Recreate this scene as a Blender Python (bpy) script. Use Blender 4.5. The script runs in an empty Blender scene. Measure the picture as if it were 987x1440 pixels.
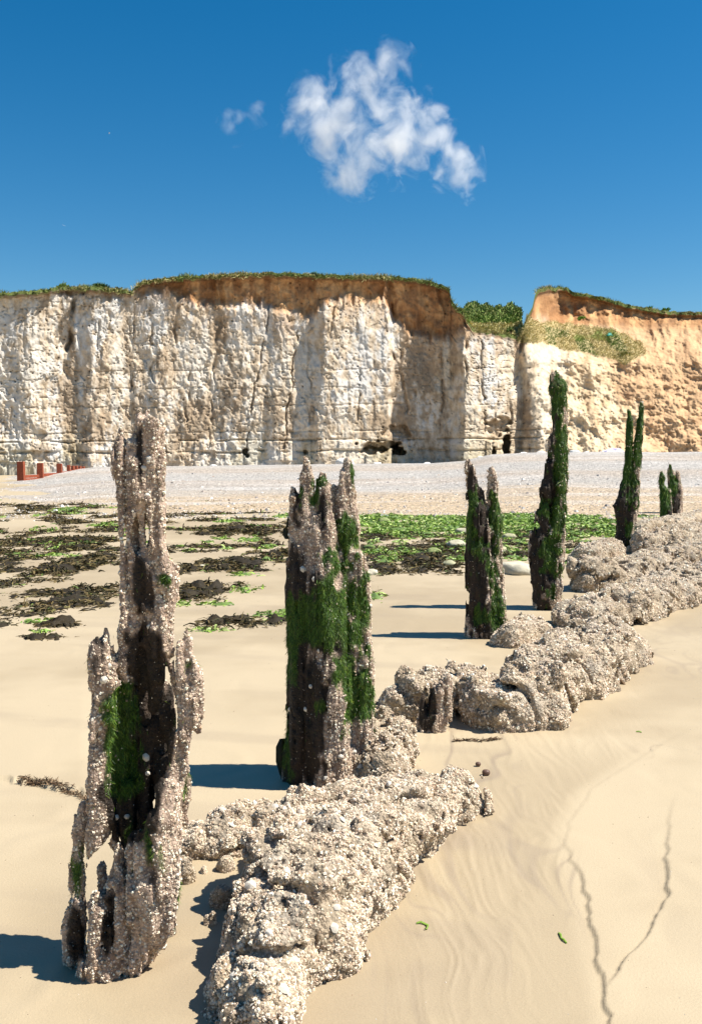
import bpy, math, random
import numpy as np
from mathutils import Vector, Matrix
rng = np.random.default_rng(7)
random.seed(7)
scene = bpy.context.scene
C = scene.collection

# ------------------------------------------------------------------ camera
F, CX, CY, HOR, EYE = 1307.0, 493.5, 720.0, 632.0, 1.6
PITCH = math.atan((CY - HOR) / F)
cam_d = bpy.data.cameras.new('camera')
cam = bpy.data.objects.new('camera', cam_d); C.objects.link(cam)
cam.location = (0, 0, EYE); cam.rotation_euler = (math.pi / 2 - PITCH, 0, 0)
cam_d.sensor_fit = 'VERTICAL'; cam_d.sensor_height = 24.0; cam_d.lens = 24.0 * F / 1440.0
cam_d.clip_start = 0.05; cam_d.clip_end = 20000
scene.camera = cam

# ------------------------------------------------------------------ light
SUN_EL, SUN_AZ = math.radians(56), math.atan2(-0.07, 1.0)       # azimuth measured from +X towards +Y
sv = Vector((math.cos(SUN_EL) * math.cos(SUN_AZ), math.cos(SUN_EL) * math.sin(SUN_AZ), math.sin(SUN_EL)))
sun_d = bpy.data.lights.new('sun', 'SUN'); sun_d.energy = 5.0; sun_d.angle = math.radians(0.5); sun_d.color = (1.0, 0.955, 0.87)
sun = bpy.data.objects.new('sun', sun_d); C.objects.link(sun)
sun.rotation_euler = (-sv).to_track_quat('-Z', 'Y').to_euler(); sun.location = (30, -5, 40)
world = bpy.data.worlds.new('World'); scene.world = world; world.use_nodes = True
wt = world.node_tree; wt.nodes.clear()
wo = wt.nodes.new('ShaderNodeOutputWorld'); bg = wt.nodes.new('ShaderNodeBackground')
sky = wt.nodes.new('ShaderNodeTexSky'); sky.sky_type = 'NISHITA'; sky.sun_disc = False
sky.sun_elevation = SUN_EL; sky.sun_rotation = math.pi / 2 - SUN_AZ
sky.air_density = 1.0; sky.dust_density = 0.25; sky.ozone_density = 3.5; sky.altitude = 0
hs = wt.nodes.new('ShaderNodeHueSaturation'); hs.inputs['Saturation'].default_value = 1.42; hs.inputs['Hue'].default_value = 0.494
hs.inputs['Value'].default_value = 0.79
bg.inputs['Strength'].default_value = 0.08
wt.links.new(sky.outputs[0], hs.inputs['Color']); wt.links.new(hs.outputs[0], bg.inputs['Color']); wt.links.new(bg.outputs[0], wo.inputs[0])
scene.view_settings.view_transform = 'Standard'; scene.view_settings.look = 'None'
scene.view_settings.exposure = 0.86; scene.view_settings.gamma = 1.0
scene.cycles.volume_bounces = 4; scene.cycles.volume_step_rate = 0.3; scene.cycles.volume_max_steps = 256
scene.cycles.max_bounces = 8; scene.cycles.diffuse_bounces = 3

# ------------------------------------------------------------------ helpers
cp, sp = math.cos(PITCH), math.sin(PITCH)
def unp(px, py, Y):
    """pixel of the photograph at depth Y -> X, Z"""
    dx = (np.asarray(px, float) - CX) / F; dy = (CY - np.asarray(py, float)) / F
    t = Y / (cp + dy * sp)
    return dx * t, EYE + (-sp + dy * cp) * t
def gnd(px, py, z=0.0):
    dx = (px - CX) / F; dy = (CY - py) / F
    t = (z - EYE) / (-sp + dy * cp)
    return dx * t, (cp + dy * sp) * t
def prj(X, Y, Z):
    zz = Z - EYE; d = Y * cp - zz * sp; u = Y * sp + zz * cp
    return CX + F * X / d, CY - F * u / d
def smooth(a, b, x):
    t = np.clip((x - a) / (b - a), 0, 1); return t * t * (3 - 2 * t)
def hsh(ix, iy, iz, s):
    h = (ix.astype(np.int64) * 374761393 + iy.astype(np.int64) * 668265263 + iz.astype(np.int64) * 2147483647 + s * 974634777) & 0xffffffff
    h = ((h ^ (h >> 13)) * 1274126177) & 0xffffffff
    h = ((h ^ (h >> 16)) * 2246822519) & 0xffffffff
    return ((h ^ (h >> 15)) & 0xffffff).astype(np.float32) / 16777215.0
def noise(x, y, z=None, s=0):
    """value noise, -1..1"""
    x = np.asarray(x, np.float32); y = np.asarray(y, np.float32)
    z = np.zeros_like(x) if z is None else np.asarray(z, np.float32)
    x, y, z = np.broadcast_arrays(x, y, z)
    ix, iy, iz = np.floor(x), np.floor(y), np.floor(z)
    fx, fy, fz = x - ix, y - iy, z - iz
    fx = fx * fx * (3 - 2 * fx); fy = fy * fy * (3 - 2 * fy); fz = fz * fz * (3 - 2 * fz)
    def c(a, b, d): return hsh(ix + a, iy + b, iz + d, s)
    x00 = c(0,0,0) * (1-fx) + c(1,0,0) * fx; x10 = c(0,1,0) * (1-fx) + c(1,1,0) * fx
    x01 = c(0,0,1) * (1-fx) + c(1,0,1) * fx; x11 = c(0,1,1) * (1-fx) + c(1,1,1) * fx
    return ((x00 * (1-fy) + x10 * fy) * (1-fz) + (x01 * (1-fy) + x11 * fy) * fz) * 2 - 1
def fbm(x, y, z=None, o=4, s=0, g=0.5):
    r = 0; a = 1; t = 0; k = 1.0
    for i in range(o):
        r = r + a * noise(x * k + 17.3 * i, y * k - 9.1 * i, None if z is None else z * k, s + i * 13)
        t += a; a *= g; k *= 2.03
    return r / t
def cells(x, y, z, s=0):
    """distance to the nearest of jittered feature points and that cell's random value"""
    ix, iy, iz = np.floor(x), np.floor(y), np.floor(z)
    best = np.full(x.shape, 9.0, np.float32); val = np.zeros(x.shape, np.float32)
    for a in (-1, 0, 1):
        for b in (-1, 0, 1):
            for d in (-1, 0, 1):
                jx, jy, jz = ix + a, iy + b, iz + d
                q = (jx + hsh(jx, jy, jz, s) - x) ** 2 + (jy + hsh(jx, jy, jz, s + 1) - y) ** 2 + (jz + hsh(jx, jy, jz, s + 2) - z) ** 2
                m = q < best; best = np.where(m, q, best); val = np.where(m, hsh(jx, jy, jz, s + 3), val)
    return np.sqrt(best), val
def table(pts):
    p = np.array(pts, float); return lambda x: np.interp(x, p[:, 0], p[:, 1])

def mesh_np(name, V, Fc, mat, col=None, parent=None, smooth_sh=True, mats=None):
    """V (n,3), Fc (m,3|4) -> one mesh object, optional point colours"""
    me = bpy.data.meshes.new(name)
    V = np.ascontiguousarray(V, np.float32); Fc = np.ascontiguousarray(Fc, np.int32)
    k = Fc.shape[1]; m = len(Fc)
    me.vertices.add(len(V)); me.vertices.foreach_set('co', V.ravel())
    me.loops.add(m * k); me.loops.foreach_set('vertex_index', Fc.ravel())
    me.polygons.add(m)
    me.polygons.foreach_set('loop_start', np.arange(0, m * k, k, dtype=np.int32))
    me.polygons.foreach_set('loop_total', np.full(m, k, np.int32))
    me.polygons.foreach_set('use_smooth', np.full(m, smooth_sh, bool))
    if col is not None:
        ca = me.color_attributes.new('tint', 'FLOAT_COLOR', 'POINT')
        cc = np.ones((len(V), 4), np.float32); cc[:, :col.shape[1]] = col
        ca.data.foreach_set('color', cc.ravel())
    me.update(calc_edges=True); me.validate()
    o = bpy.data.objects.new(name, me); C.objects.link(o)
    me.materials.append(mat)
    if parent is not None: o.parent = parent
    return o
def tag(o, label=None, cat=None, group=None, kind=None):
    if label: o['label'] = label
    if cat: o['category'] = cat
    if group: o['group'] = group
    if kind: o['kind'] = kind
    return o
def empty(name, loc, label, cat, group=None):
    o = bpy.data.objects.new(name, None); C.objects.link(o); o.location = loc; o.empty_display_size = 0.1
    return tag(o, label, cat, group)
def setparent(child, par):
    child.parent = par; child.matrix_parent_inverse = Matrix.Translation(par.location).inverted()

# ------------------------------------------------------------------ materials
def M(name, rough=0.85, spec=0.3, bump=0.0, bscale=80.0, tint=True, base=(0.5,0.5,0.5), var=0.0, vscale=30.0, bdist=0.01, coord='Object', det=6, vor=0, vd=.006, vc=.35):
    m = bpy.data.materials.new(name); m.use_nodes = True; nt = m.node_tree
    b = nt.nodes['Principled BSDF']; b.inputs['Roughness'].default_value = rough; b.inputs['Specular IOR Level'].default_value = spec
    L = nt.links; tc = nt.nodes.new('ShaderNodeTexCoord')
    if tint:
        a = nt.nodes.new('ShaderNodeAttribute'); a.attribute_name = 'tint'; src = a.outputs['Color']
    else:
        a = nt.nodes.new('ShaderNodeRGB'); a.outputs[0].default_value = (*base, 1); src = a.outputs[0]
    if var:
        n = nt.nodes.new('ShaderNodeTexNoise'); n.inputs['Scale'].default_value = vscale; n.inputs['Detail'].default_value = det
        n.inputs['Roughness'].default_value = 0.65
        L.new(tc.outputs[coord], n.inputs['Vector'])
        mr = nt.nodes.new('ShaderNodeMapRange'); mr.inputs[1].default_value = 0.3; mr.inputs[2].default_value = 0.7
        mr.inputs[3].default_value = 1 - var; mr.inputs[4].default_value = 1 + var
        L.new(n.outputs[0], mr.inputs[0])
        mx = nt.nodes.new('ShaderNodeVectorMath'); mx.operation = 'SCALE'
        L.new(src, mx.inputs[0]); L.new(mr.outputs[0], mx.inputs['Scale']); src = mx.outputs[0]
    vo = None
    if vor:
        vo = nt.nodes.new('ShaderNodeTexVoronoi'); vo.inputs['Scale'].default_value = vor; L.new(tc.outputs[coord], vo.inputs['Vector'])
        m2 = nt.nodes.new('ShaderNodeMapRange'); m2.inputs[3].default_value = 1 - vc; m2.inputs[4].default_value = 1 + vc
        L.new(vo.outputs['Color'], m2.inputs[0])
        mx = nt.nodes.new('ShaderNodeVectorMath'); mx.operation = 'SCALE'
        L.new(src, mx.inputs[0]); L.new(m2.outputs[0], mx.inputs['Scale']); src = mx.outputs[0]
    L.new(src, b.inputs['Base Color'])
    if bump:
        n = nt.nodes.new('ShaderNodeTexNoise'); n.inputs['Scale'].default_value = bscale; n.inputs['Detail'].default_value = 8
        n.inputs['Roughness'].default_value = 0.65
        L.new(tc.outputs[coord], n.inputs['Vector'])
        bp = nt.nodes.new('ShaderNodeBump'); bp.inputs['Strength'].default_value = bump; bp.inputs['Distance'].default_value = bdist
        L.new(n.outputs[0], bp.inputs['Height']); L.new(bp.outputs[0], b.inputs['Normal'])
        if vo:
            b2 = nt.nodes.new('ShaderNodeBump'); b2.invert = True; b2.inputs['Strength'].default_value = .9; b2.inputs['Distance'].default_value = vd
            L.new(vo.outputs['Distance'], b2.inputs['Height']); L.new(bp.outputs[0], b2.inputs['Normal']); L.new(b2.outputs[0], b.inputs['Normal'])
    m['bsdf'] = b.name
    return m
MAT = dict(
    sand=M('sand', rough=0.62, spec=0.35, bump=0.45, bscale=120, bdist=0.004, var=0.12, vscale=420, det=3),
    shingle=M('shingle', rough=0.9, spec=0.2, bump=0.9, bscale=9, bdist=0.12, var=0.30, vscale=7, det=9, vor=14, vd=.05, vc=.3),
    cliff=M('chalk_and_soil', rough=0.95, spec=0.1, bump=0.6, bscale=2.6, bdist=0.08, var=0.20, vscale=2.6, det=9),
    wood=M('sea_worn_wood', rough=0.7, spec=0.3, bump=0.9, bscale=70, bdist=0.014, var=0.45, vscale=60, vor=110, vd=.004, vc=.3),
    crust=M('barnacle_crust', rough=0.9, spec=0.15, bump=0.9, bscale=60, bdist=0.014, var=0.32, vscale=40, vor=85, vd=.008, vc=.4),
    shell=M('barnacle_shell', rough=0.75, spec=0.2),
    weed=M('green_alga', rough=0.5, spec=0.4),
    wrack=M('brown_wrack', rough=0.6, spec=0.2, bump=.6, bscale=30, bdist=.03),
    grass=M('clifftop_grass', rough=0.8, spec=0.15),
    stone=M('chalk_boulder', rough=0.9, spec=0.15, bump=0.6, bscale=14, bdist=0.03, var=0.15, vscale=9),
    pebble=M('pebble', rough=0.7, spec=0.25),
    limpet=M('limpet_shell', tint=False, base=(0.62, 0.56, 0.47), rough=0.7, var=0.25, vscale=160, bump=0.5, bscale=220, bdist=0.002),
    rust=M('rust_red_timber', tint=False, base=(0.27, 0.065, 0.03), rough=0.8, var=0.3, vscale=9, bump=0.5, bscale=20, bdist=0.02),
    snail=M('winkle_shell', tint=False, base=(0.12, 0.07, 0.05), rough=0.4, var=0.3, vscale=200),
    gull=M('gull_plumage', tint=False, base=(0.8, 0.8, 0.8), rough=0.7),
    sheet=M('pale_sheet', tint=True, rough=0.8),
    teal=M('teal_plastic', tint=False, base=(0.02, 0.33, 0.25), rough=0.5),
)

# ------------------------------------------------------------------ sand (one sheet to the horizon)
led1 = table([(1000,1020),(1045,938),(1080,880),(1110,832),(1160,802),(1185,794),(1215,806),(1250,820),(1290,829),(1330,835),(1375,845),(1400,850),(1460,856)])
led2 = table([(1000,990),(1130,946),(1190,938),(1230,935),(1265,938),(1305,920),(1335,900),(1365,876),(1392,853),(1460,846)])
def sand_z(X, Y):
    far = smooth(9, 25, Y)
    z = 0.018 * fbm(X * 0.9, Y * 0.7, s=3, o=3) * (0.6 + far) + 0.05 * far * fbm(X * 0.25, Y * 0.5, s=5, o=3)
    z = z + 0.0025 * noise(X * 7 + 2 * noise(X * 3, Y * 3, s=8), Y * 4, s=9)
    Yc = np.maximum(Y, 1.2); px, py = prj(X, Yc, 0 * X)
    inn = (Y > 1.3) & (Y < 6)
    wob = 5 * noise(py * 0.09, py * 0 + 3, s=21) + 1.6 * noise(py * 0.5, py * 0 + 1, s=22)
    s1 = smooth(-3, 2.5, px - led1(py) - wob) * smooth(1000, 1060, py) * smooth(0.3, 1.3, Y)
    h1 = 0.003 + 0.009 * smooth(1170, 1260, py)
    s2 = smooth(-3, 2.5, px - led2(py) - wob * 0.8) * smooth(1100, 1180, py)
    h2 = (0.005 + 0.010 * smooth(1150, 1260, py)) * smooth(1400, 1365, py)
    z = z + np.where(Y < 7, s1 * h1 + s2 * h2, 0) * smooth(7, 5, Y)
    # braided run-off marks to the right of the rocks
    fl = smooth(500, 640, px) * smooth(-5, 30, led1(py) - px) * smooth(950, 1060, py) * smooth(8, 5, Y) * smooth(0.8, 1.8, Y)
    w1 = noise(X * 2.2, Y * 1.5, s=31); w2 = noise(X * 6, Y * 3.5, s=32)
    ridge = 1 - np.abs(noise(X * 20 + 2.2 * w1 + 1.2 * w2 + 1.5 * Y, Y * 2.0 + .8 * w1, s=33))
    ridge2 = 1 - np.abs(noise(X * 46 + 4 * w1 + 2 * w2 + 2 * Y, Y * 4.0 + w2, s=34))
    z = z + fl * (0.0022 * ridge ** 3 + 0.0024 * ridge2 ** 3) * smooth(-.5, .3, noise(X * 2.5, Y * 2, s=38))
    # small ripples of wet sand on the seaward side, little ledge at far left
    l3 = smooth(-0.02, 0.02, (px * 0.19 + 1097 - py + 3 * noise(px * 0.15, px * 0, s=40)) / 60) * smooth(160, 110, px) * smooth(8, 5, Y)
    z = z + 0.02 * np.where(Y < 8, l3, 0)
    # scour pool left of the first post
    z = z - 0.03 * np.exp(-((px - 40) / 110) ** 2 - ((py - 1275) / 70) ** 2) * (Y < 7)
    return z
def mk_grid(nr, nc):
    i = np.arange(nr - 1)[:, None] * nc + np.arange(nc - 1)[None, :]
    return np.stack([i, i + 1, i + nc + 1, i + nc], -1).reshape(-1, 4)
def build_sand():
    pyr = np.concatenate([np.arange(1560, 1000, -1.9), np.arange(1000, 700, -1.6), np.arange(700, 650, -2.5)])
    rows = [-400., -150, -60, -25, -10, -4, -1.5, 0, 0.8, 1.4, 1.8]
    rows += [gnd(CX, p)[1] for p in pyr]; rows = [r for r in rows if r < 110]
    rows += [130, 180, 300, 600, 1200, 3000, 7000]
    rows = np.array(sorted(set(np.round(rows, 4))))
    s = np.concatenate([-np.geomspace(1.4, 60, 14)[::-1] * 1, np.linspace(-1.2, -0.50, 22), np.linspace(-0.48, 0.48, 480), np.linspace(0.50, 1.2, 22), np.geomspace(1.4, 60, 14)])
    W = np.sqrt(rows ** 2 + 1.5 ** 2)
    X = s[None, :] * W[:, None]; Y = np.broadcast_to(rows[:, None], X.shape)
    Z = np.where(Y < 200, sand_z(X, Y), 0.0) * smooth(200, 60, Y)
    Z = Z - 1.5 * smooth(22, 5000, Y) 
    px, py = prj(X, np.maximum(Y, 1.2), 0 * X)
    dry = np.array([0.425, 0.34, 0.222]); wet = np.array([0.32, 0.248, 0.155]); dark = np.array([0.27, 0.21, 0.145])
    w = smooth(-0.25, 0.4, fbm(X * 0.5, Y * 0.7, s=50, o=5, g=.6)) * 0.85
    # damp hollow behind the second row of weed and pool edges
    for (a, b, ra, rb, k) in [(560,838,130,9,.9),(480,815,120,7,.8),(300,862,160,7,.7),(120,935,160,14,.45),(70,1290,110,80,.8),(330,1000,90,20,.25),(730,842,90,10,.8)]:
        w = np.maximum(w, k * np.exp(-((px - a) / ra) ** 2 - ((py - b) / rb) ** 2) * (Y < 40))
    w = np.maximum(w, .75 * smooth(-5, 40, led1(py) - px) * smooth(560, 660, px) * smooth(1020, 1100, py))
    w = np.clip(w, 0, 1)[..., None]
    col = dry * (1 - w) + wet * w
    w1 = noise(X * 2.2, Y * 1.5, s=31); w2 = noise(X * 6, Y * 3.5, s=32)
    st = smooth(0.72, 1.0, 1 - np.abs(noise(X * 14 + 3.5 * w1 + 1.8 * w2 + Y, Y * 2.2 + 1.6 * w1, s=36)))
    st = st * smooth(-0.2, 0.4, noise(X * 1.7, Y * 1.5, s=37)) * smooth(450, 640, px) * smooth(10, 6, Y) * (py > 800)
    st = st * np.where(px < led1(py), 1, .25)
    lines = smooth(0.12, 0.55, fbm(X * 0.5, Y * 2.6 + 0.5 * X, s=61, o=4, g=.6)) * 0.55 * (px < 720) * smooth(30, 14, Y)
    q = np.clip(0.8 * st + lines * 0.5, 0, 1)[..., None]
    col = col * (1 - q) + dark * q
    V = np.stack([X, Y, Z], -1).reshape(-1, 3)
    o = mesh_np('sand', V, mk_grid(len(rows), len(s)), MAT['sand'], col.reshape(-1, 3))
    tag(o, kind='structure')
build_sand()
# seabed under everything is the sheet itself

# ------------------------------------------------------------------ shingle bank
crest = table([(-600,672),(0,672),(47,668),(95,661),(140,656),(300,655),(450,653),(520,652),(600,651),(650,648),(690,639),(760,636),(950,635),(1500,634)])
def shingle_z(X, Y):
    px, _ = prj(X, np.maximum(Y, 5), 0.8 + 0 * X)
    zc = EYE - (crest(px) - HOR) / F * 54
    yy = Y + 1.2 * noise(X * 0.15, X * 0, s=70) + 0.5 * noise(X * 0.7, Y * 0.4, s=71)
    t = np.clip((yy - 23.5) / 30.5, -0.3, 1.0)
    z = zc * np.where(t < 0, t * 1.3, t ** 0.85 if False else np.sign(t) * np.abs(t) ** 0.9)
    z = z - 0.25 * smooth(55, 59, Y) + 0.10 * np.sin(yy * 0.9) * smooth(26, 32, Y) * smooth(55, 50, Y) * 0.5
    z = z + 0.05 * fbm(X * 0.6, Y * 0.6, s=73, o=3) * smooth(24, 30, Y)
    return z - 0.02
def build_shingle():
    rows = np.concatenate([np.linspace(19, 58, 260), np.linspace(59, 95, 24)])
    s = np.concatenate([np.linspace(-3, -0.5, 30), np.linspace(-0.48, 0.48, 420), np.linspace(0.5, 3, 30)])
    X = s[None, :] * rows[:, None]; Y = np.broadcast_to(rows[:, None], X.shape); Z = shingle_z(X, Y)
    px, py = prj(X, Y, Z)
    t = (Y - 23.5) / 30.5
    grey = np.array([0.44, 0.41, 0.375]); pink = np.array([0.44, 0.365, 0.295]); tan = np.array([0.52, 0.40, 0.27]); pale = np.array([0.60, 0.56, 0.52])
    band = np.sin(Y * 0.55 + 1.2 * noise(X * 0.08, Y * 0.1, s=75)) * .5 + .5
    k = smooth(0.05, 0.35, t + 0.10 * fbm(X * 0.2, Y * 0.4, s=76))[..., None]
    b = band[..., None] * 0.8
    col = tan * (1 - k) + (grey * (1 - b) + pink * b) * k
    pb = smooth(0.1, 0.6, fbm(X * 0.15, Y * 0.9, s=77, o=3))[..., None]
    col = col * (1 - pb * 0.5) + pale * pb * 0.5
    col = col * (0.86 + 0.28 * hsh(np.arange(X.size).reshape(X.shape), X * 0, X * 0, 5))[..., None]
    o = mesh_np('shingle_beach', np.stack([X, Y, Z], -1).reshape(-1, 3), mk_grid(len(rows), len(s)), MAT['shingle'], col.reshape(-1, 3))
    tag(o, kind='structure')
build_shingle()

# ------------------------------------------------------------------ cliff
rim = table([(-600,412),(0,412),(47,409),(90,403),(140,404),(185,409),(200,396),(215,393),(260,388),(300,386),(380,383),(480,387),(560,389),(600,394),(626,402),(632,407),(634,420),(642,432),(652,440),(656,452),(664,461),(690,466),(720,470),(728,474),(735,462),(740,446),(748,432),(752,414),(757,407),(770,404),(795,404),(805,411),(840,416),(880,428),(940,438),(1100,442),(1500,440)])
relf = table([(-600,0),(0,-.5),(47,-.7),(80,.2),(95,.6),(112,.35),(130,-.6),(165,.2),(185,.8),(222,-.2),(255,.3),(300,.6),(335,-.1),(375,.35),(392,-.25),(425,.3),(432,.1),(452,-1.1),(520,-.2),(546,.1),(552,1.5),(600,1.7),(632,.9),(652,-1.7),(700,-.6),(719,.3),(731,1.3),(742,.2),(760,-.9),(800,-.9),(850,-1),(950,-.5),(1500,0)])
soilb = table([(-600,414),(47,411),(185,414),(215,408),(240,412),(265,421),(300,432),(335,428),(375,426),(405,440),(432,447),(452,434),(470,422),(500,420),(540,424),(552,452),(580,470),(600,476),(632,474),(645,464),(652,461),(664,463),(700,468),(725,476),(740,452),(760,448),(850,470),(950,520),(1500,540)])
def cliff_depth(c, py):
    pt = rim(c); v = np.clip((660 - py) / (660 - pt), 0, 1)
    base = np.interp(c, [-600, 47, 400, 690, 940, 1500], [53, 59, 63.5, 67, 68, 70])
    wp = c + 4 * noise(py * 0.03, c * 0.004, s=80) + 1.5 * noise(py * 0.12, c * 0.02, s=81) + (py - 520) * 0.055 * smooth(330, 400, c) * smooth(560, 500, c)
    low = smooth(0.0, 0.15, v)
    amp = 1.0 - 0.45 * smooth(0.72, 1.0, v)
    r = relf(wp) * amp * (.55 + .45 * smooth(420, 470, c))
    # slope of the slumped side
    sl = smooth(732, 790, c)
    lean = 1.4 * v
    pv = (640 - py)
    slump = np.interp(pv, [-20, 0, 130, 150, 195, 205, 240], [-1.5, 0, 5.5, 8.0, 14.0, 14.6, 16.0])
    gap = smooth(655, 668, c) * smooth(742, 728, c)
    d = base + r + lean * (1 - sl) + slump * sl
    # undercut beneath the turf, soil set back
    sb = soilb(c) + 9 * noise(c * 0.06, py * 0.02, s=82) + 6 * noise(c * 0.22, py * 0.04, s=83)
    soil = smooth(6, -8, py - sb)
    d = d + 0.55 * soil * (1 - sl) - 0.75 * smooth(9, 4, py - pt) * (1 - gap)
    # vertical ribs and breaks
    X = c * 0.05; Zm = (640 - py) * 0.05
    ch = (1 - soil * 0.4)
    rib = np.abs(noise(X * 0.9 + 0.5 * noise(X * 0.5, Zm * 0.5, s=84), Zm * 0.16, s=85)) * 0.16
    rib2 = (1 - np.abs(noise(X * 2.1 + 0.7 * noise(X, Zm, s=86), Zm * 0.45, s=87))) ** 3 * 0.14
    blk, bv = cells((X * 1.25 + 0.4 * noise(X * 2, Zm * 2, s=88)).astype(np.float32), (Zm * 0.75).astype(np.float32), np.zeros_like(X, dtype=np.float32), s=90)
    blk2, bv2 = cells((X * 3.6).astype(np.float32), (Zm * 2.8 + 0.5 * noise(X * 3, Zm * 3, s=92)).astype(np.float32), np.zeros_like(X, dtype=np.float32), s=95)
    rough_zone = 0.55 + 0.6 * smooth(-0.2, 0.4, noise(X * 0.25, Zm * 0.3, s=97))
    d = d + ch * (1 - .6 * sl) * ((rib * .8 - 0.1) + rib2 * .5 + (bv - 0.5) * 0.16 + (bv2 - 0.5) * 0.08 * rough_zone)
    d = d + 0.30 * fbm(X * 0.45, Zm * 0.25, s=100, o=5, g=0.42) + 0.055 * fbm(X * 6, Zm * 5, s=101, o=3, g=.65)
    d = d + soil * (0.45 * np.abs(noise(X * 1.6 + .5 * noise(X, Zm, s=104), Zm * .35, s=105)) + .25 * fbm(X * 3, Zm * 2, s=106, o=3) - .15)
    d = d + sl * (1.0 * fbm(X * .6, Zm * .7, s=107, o=4) + .14 * np.abs(noise(X * 1.5, Zm * 1.3, s=108)) + .20 * fbm(X * 4, Zm * 4, s=109, o=3, g=.65))
    # bedding lines and blocky foot
    for (yb, th, dp) in [(619, 1.0, .35), (634.5, 1.2, .55), (607, .8, .15), (545, .7, .10), (520, .6, .10), (570, .7, .1)]:
        yl = yb + 1.6 * noise(c * 0.03, c * 0, s=int(yb)) + (c - 400) * -0.008
        d = d + dp * np.exp(-((py - yl) / th) ** 2) * (1 - sl) * smooth(-0.5, 0.2, noise(c * 0.09, py * 0, s=int(yb) + 3)) * (.6 if yb > 630 else 1)
    bc = np.floor((c + 6 * noise(c * 0.1, py * 0, s=110)) / 17)
    foot = smooth(616, 622, py) * (1 - sl)
    d = d - foot * 0.25 * hsh(bc, np.floor((py - 619) / 15), bc * 0, 111)
    # steep cracks
    for (x0, y0, x1, y1, wd, dp) in [(300,520,292,632,1.2,.35),(268,500,262,600,1.2,.3),(212,430,216,540,1.4,.35),(470,430,462,520,1.4,.35),(508,520,500,610,1.3,.3),(590,480,584,560,1.6,.35),(620,500,622,600,1.4,.3),(676,480,682,600,1.6,.4),(140,440,132,520,1.8,.45),(377,430,346,640,.9,.45),(421,452,396,640,.9,.4),(434,480,436,600,1.3,.3),(548,430,552,520,1.5,.8),(105,420,92,520,3,.9),(188,450,186,560,1.3,.35),(736,474,722,550,2.2,.8),(722,540,716,600,1.6,.4),(655,480,650,600,2,.5),(250,430,246,480,2,.4),(310,440,300,520,3,.4),(560,480,575,640,2,.4)]:
        xl = x0 + (py - y0) / (y1 - y0) * (x1 - x0) + 3 * noise(py * 0.05, py * 0, s=int(x0)) + 1.6 * noise(py * 0.2, py * 0, s=int(x0) + 1)
        d = d + dp * smooth(-.6, .5, noise(py * .07, py * 0, s=int(x0) + 2)) * np.exp(-((c - xl) / wd) ** 2) * smooth(y0 - 8, y0 + 6, py) * smooth(y1 + 8, y1 - 6, py)
    # sea caves
    for (a, b, ra, rb, dp) in [(535,627,30,7,1.6),(560,634,11,8,3.5),(525,633,18,6,1.5),(345,636,5,7,1.4),(712,624,6,15,3.2),(694,634,3,7,2.0),(700,600,18,14,.8),(560,606,22,9,.8),(430,636,4,5,.8),(232,633,3,5,.5)]:
        q = ((c - a) / ra) ** 2 + ((py - b) / rb) ** 2 + 0.9 * noise(c * 0.16, py * 0.22, s=115)
        d = d + dp * smooth(1.15, 0.55, q)
    # knocked-out flints
    ck = np.abs(noise(X * 2.2 + .8 * noise(X * 3, Zm * 3, s=116), Zm * 1.6, s=117)); d = d + .16 * smooth(.05, 0, ck) * smooth(-.3, .3, noise(X, Zm, s=118)) * (1 - soil)
    ck2 = np.abs(noise(X * 4.5, Zm * 3.2 + .6 * noise(X * 5, Zm * 5, s=119), s=121)); d = d + .10 * smooth(.07, 0, ck2) * smooth(-.1, .3, noise(X * 1.3, Zm * 1.3, s=122)) * (1 - soil)
    pd_, pv_ = cells((c * 0.16).astype(np.float32), (py * 0.16).astype(np.float32), np.zeros_like(X, dtype=np.float32), s=120)
    holes = smooth(0.22, 0.1, pd_) * (pv_ > 0.78) * (1 - sl)
    d = d + holes * 0.22
    return d, soil, sl, holes, v
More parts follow.
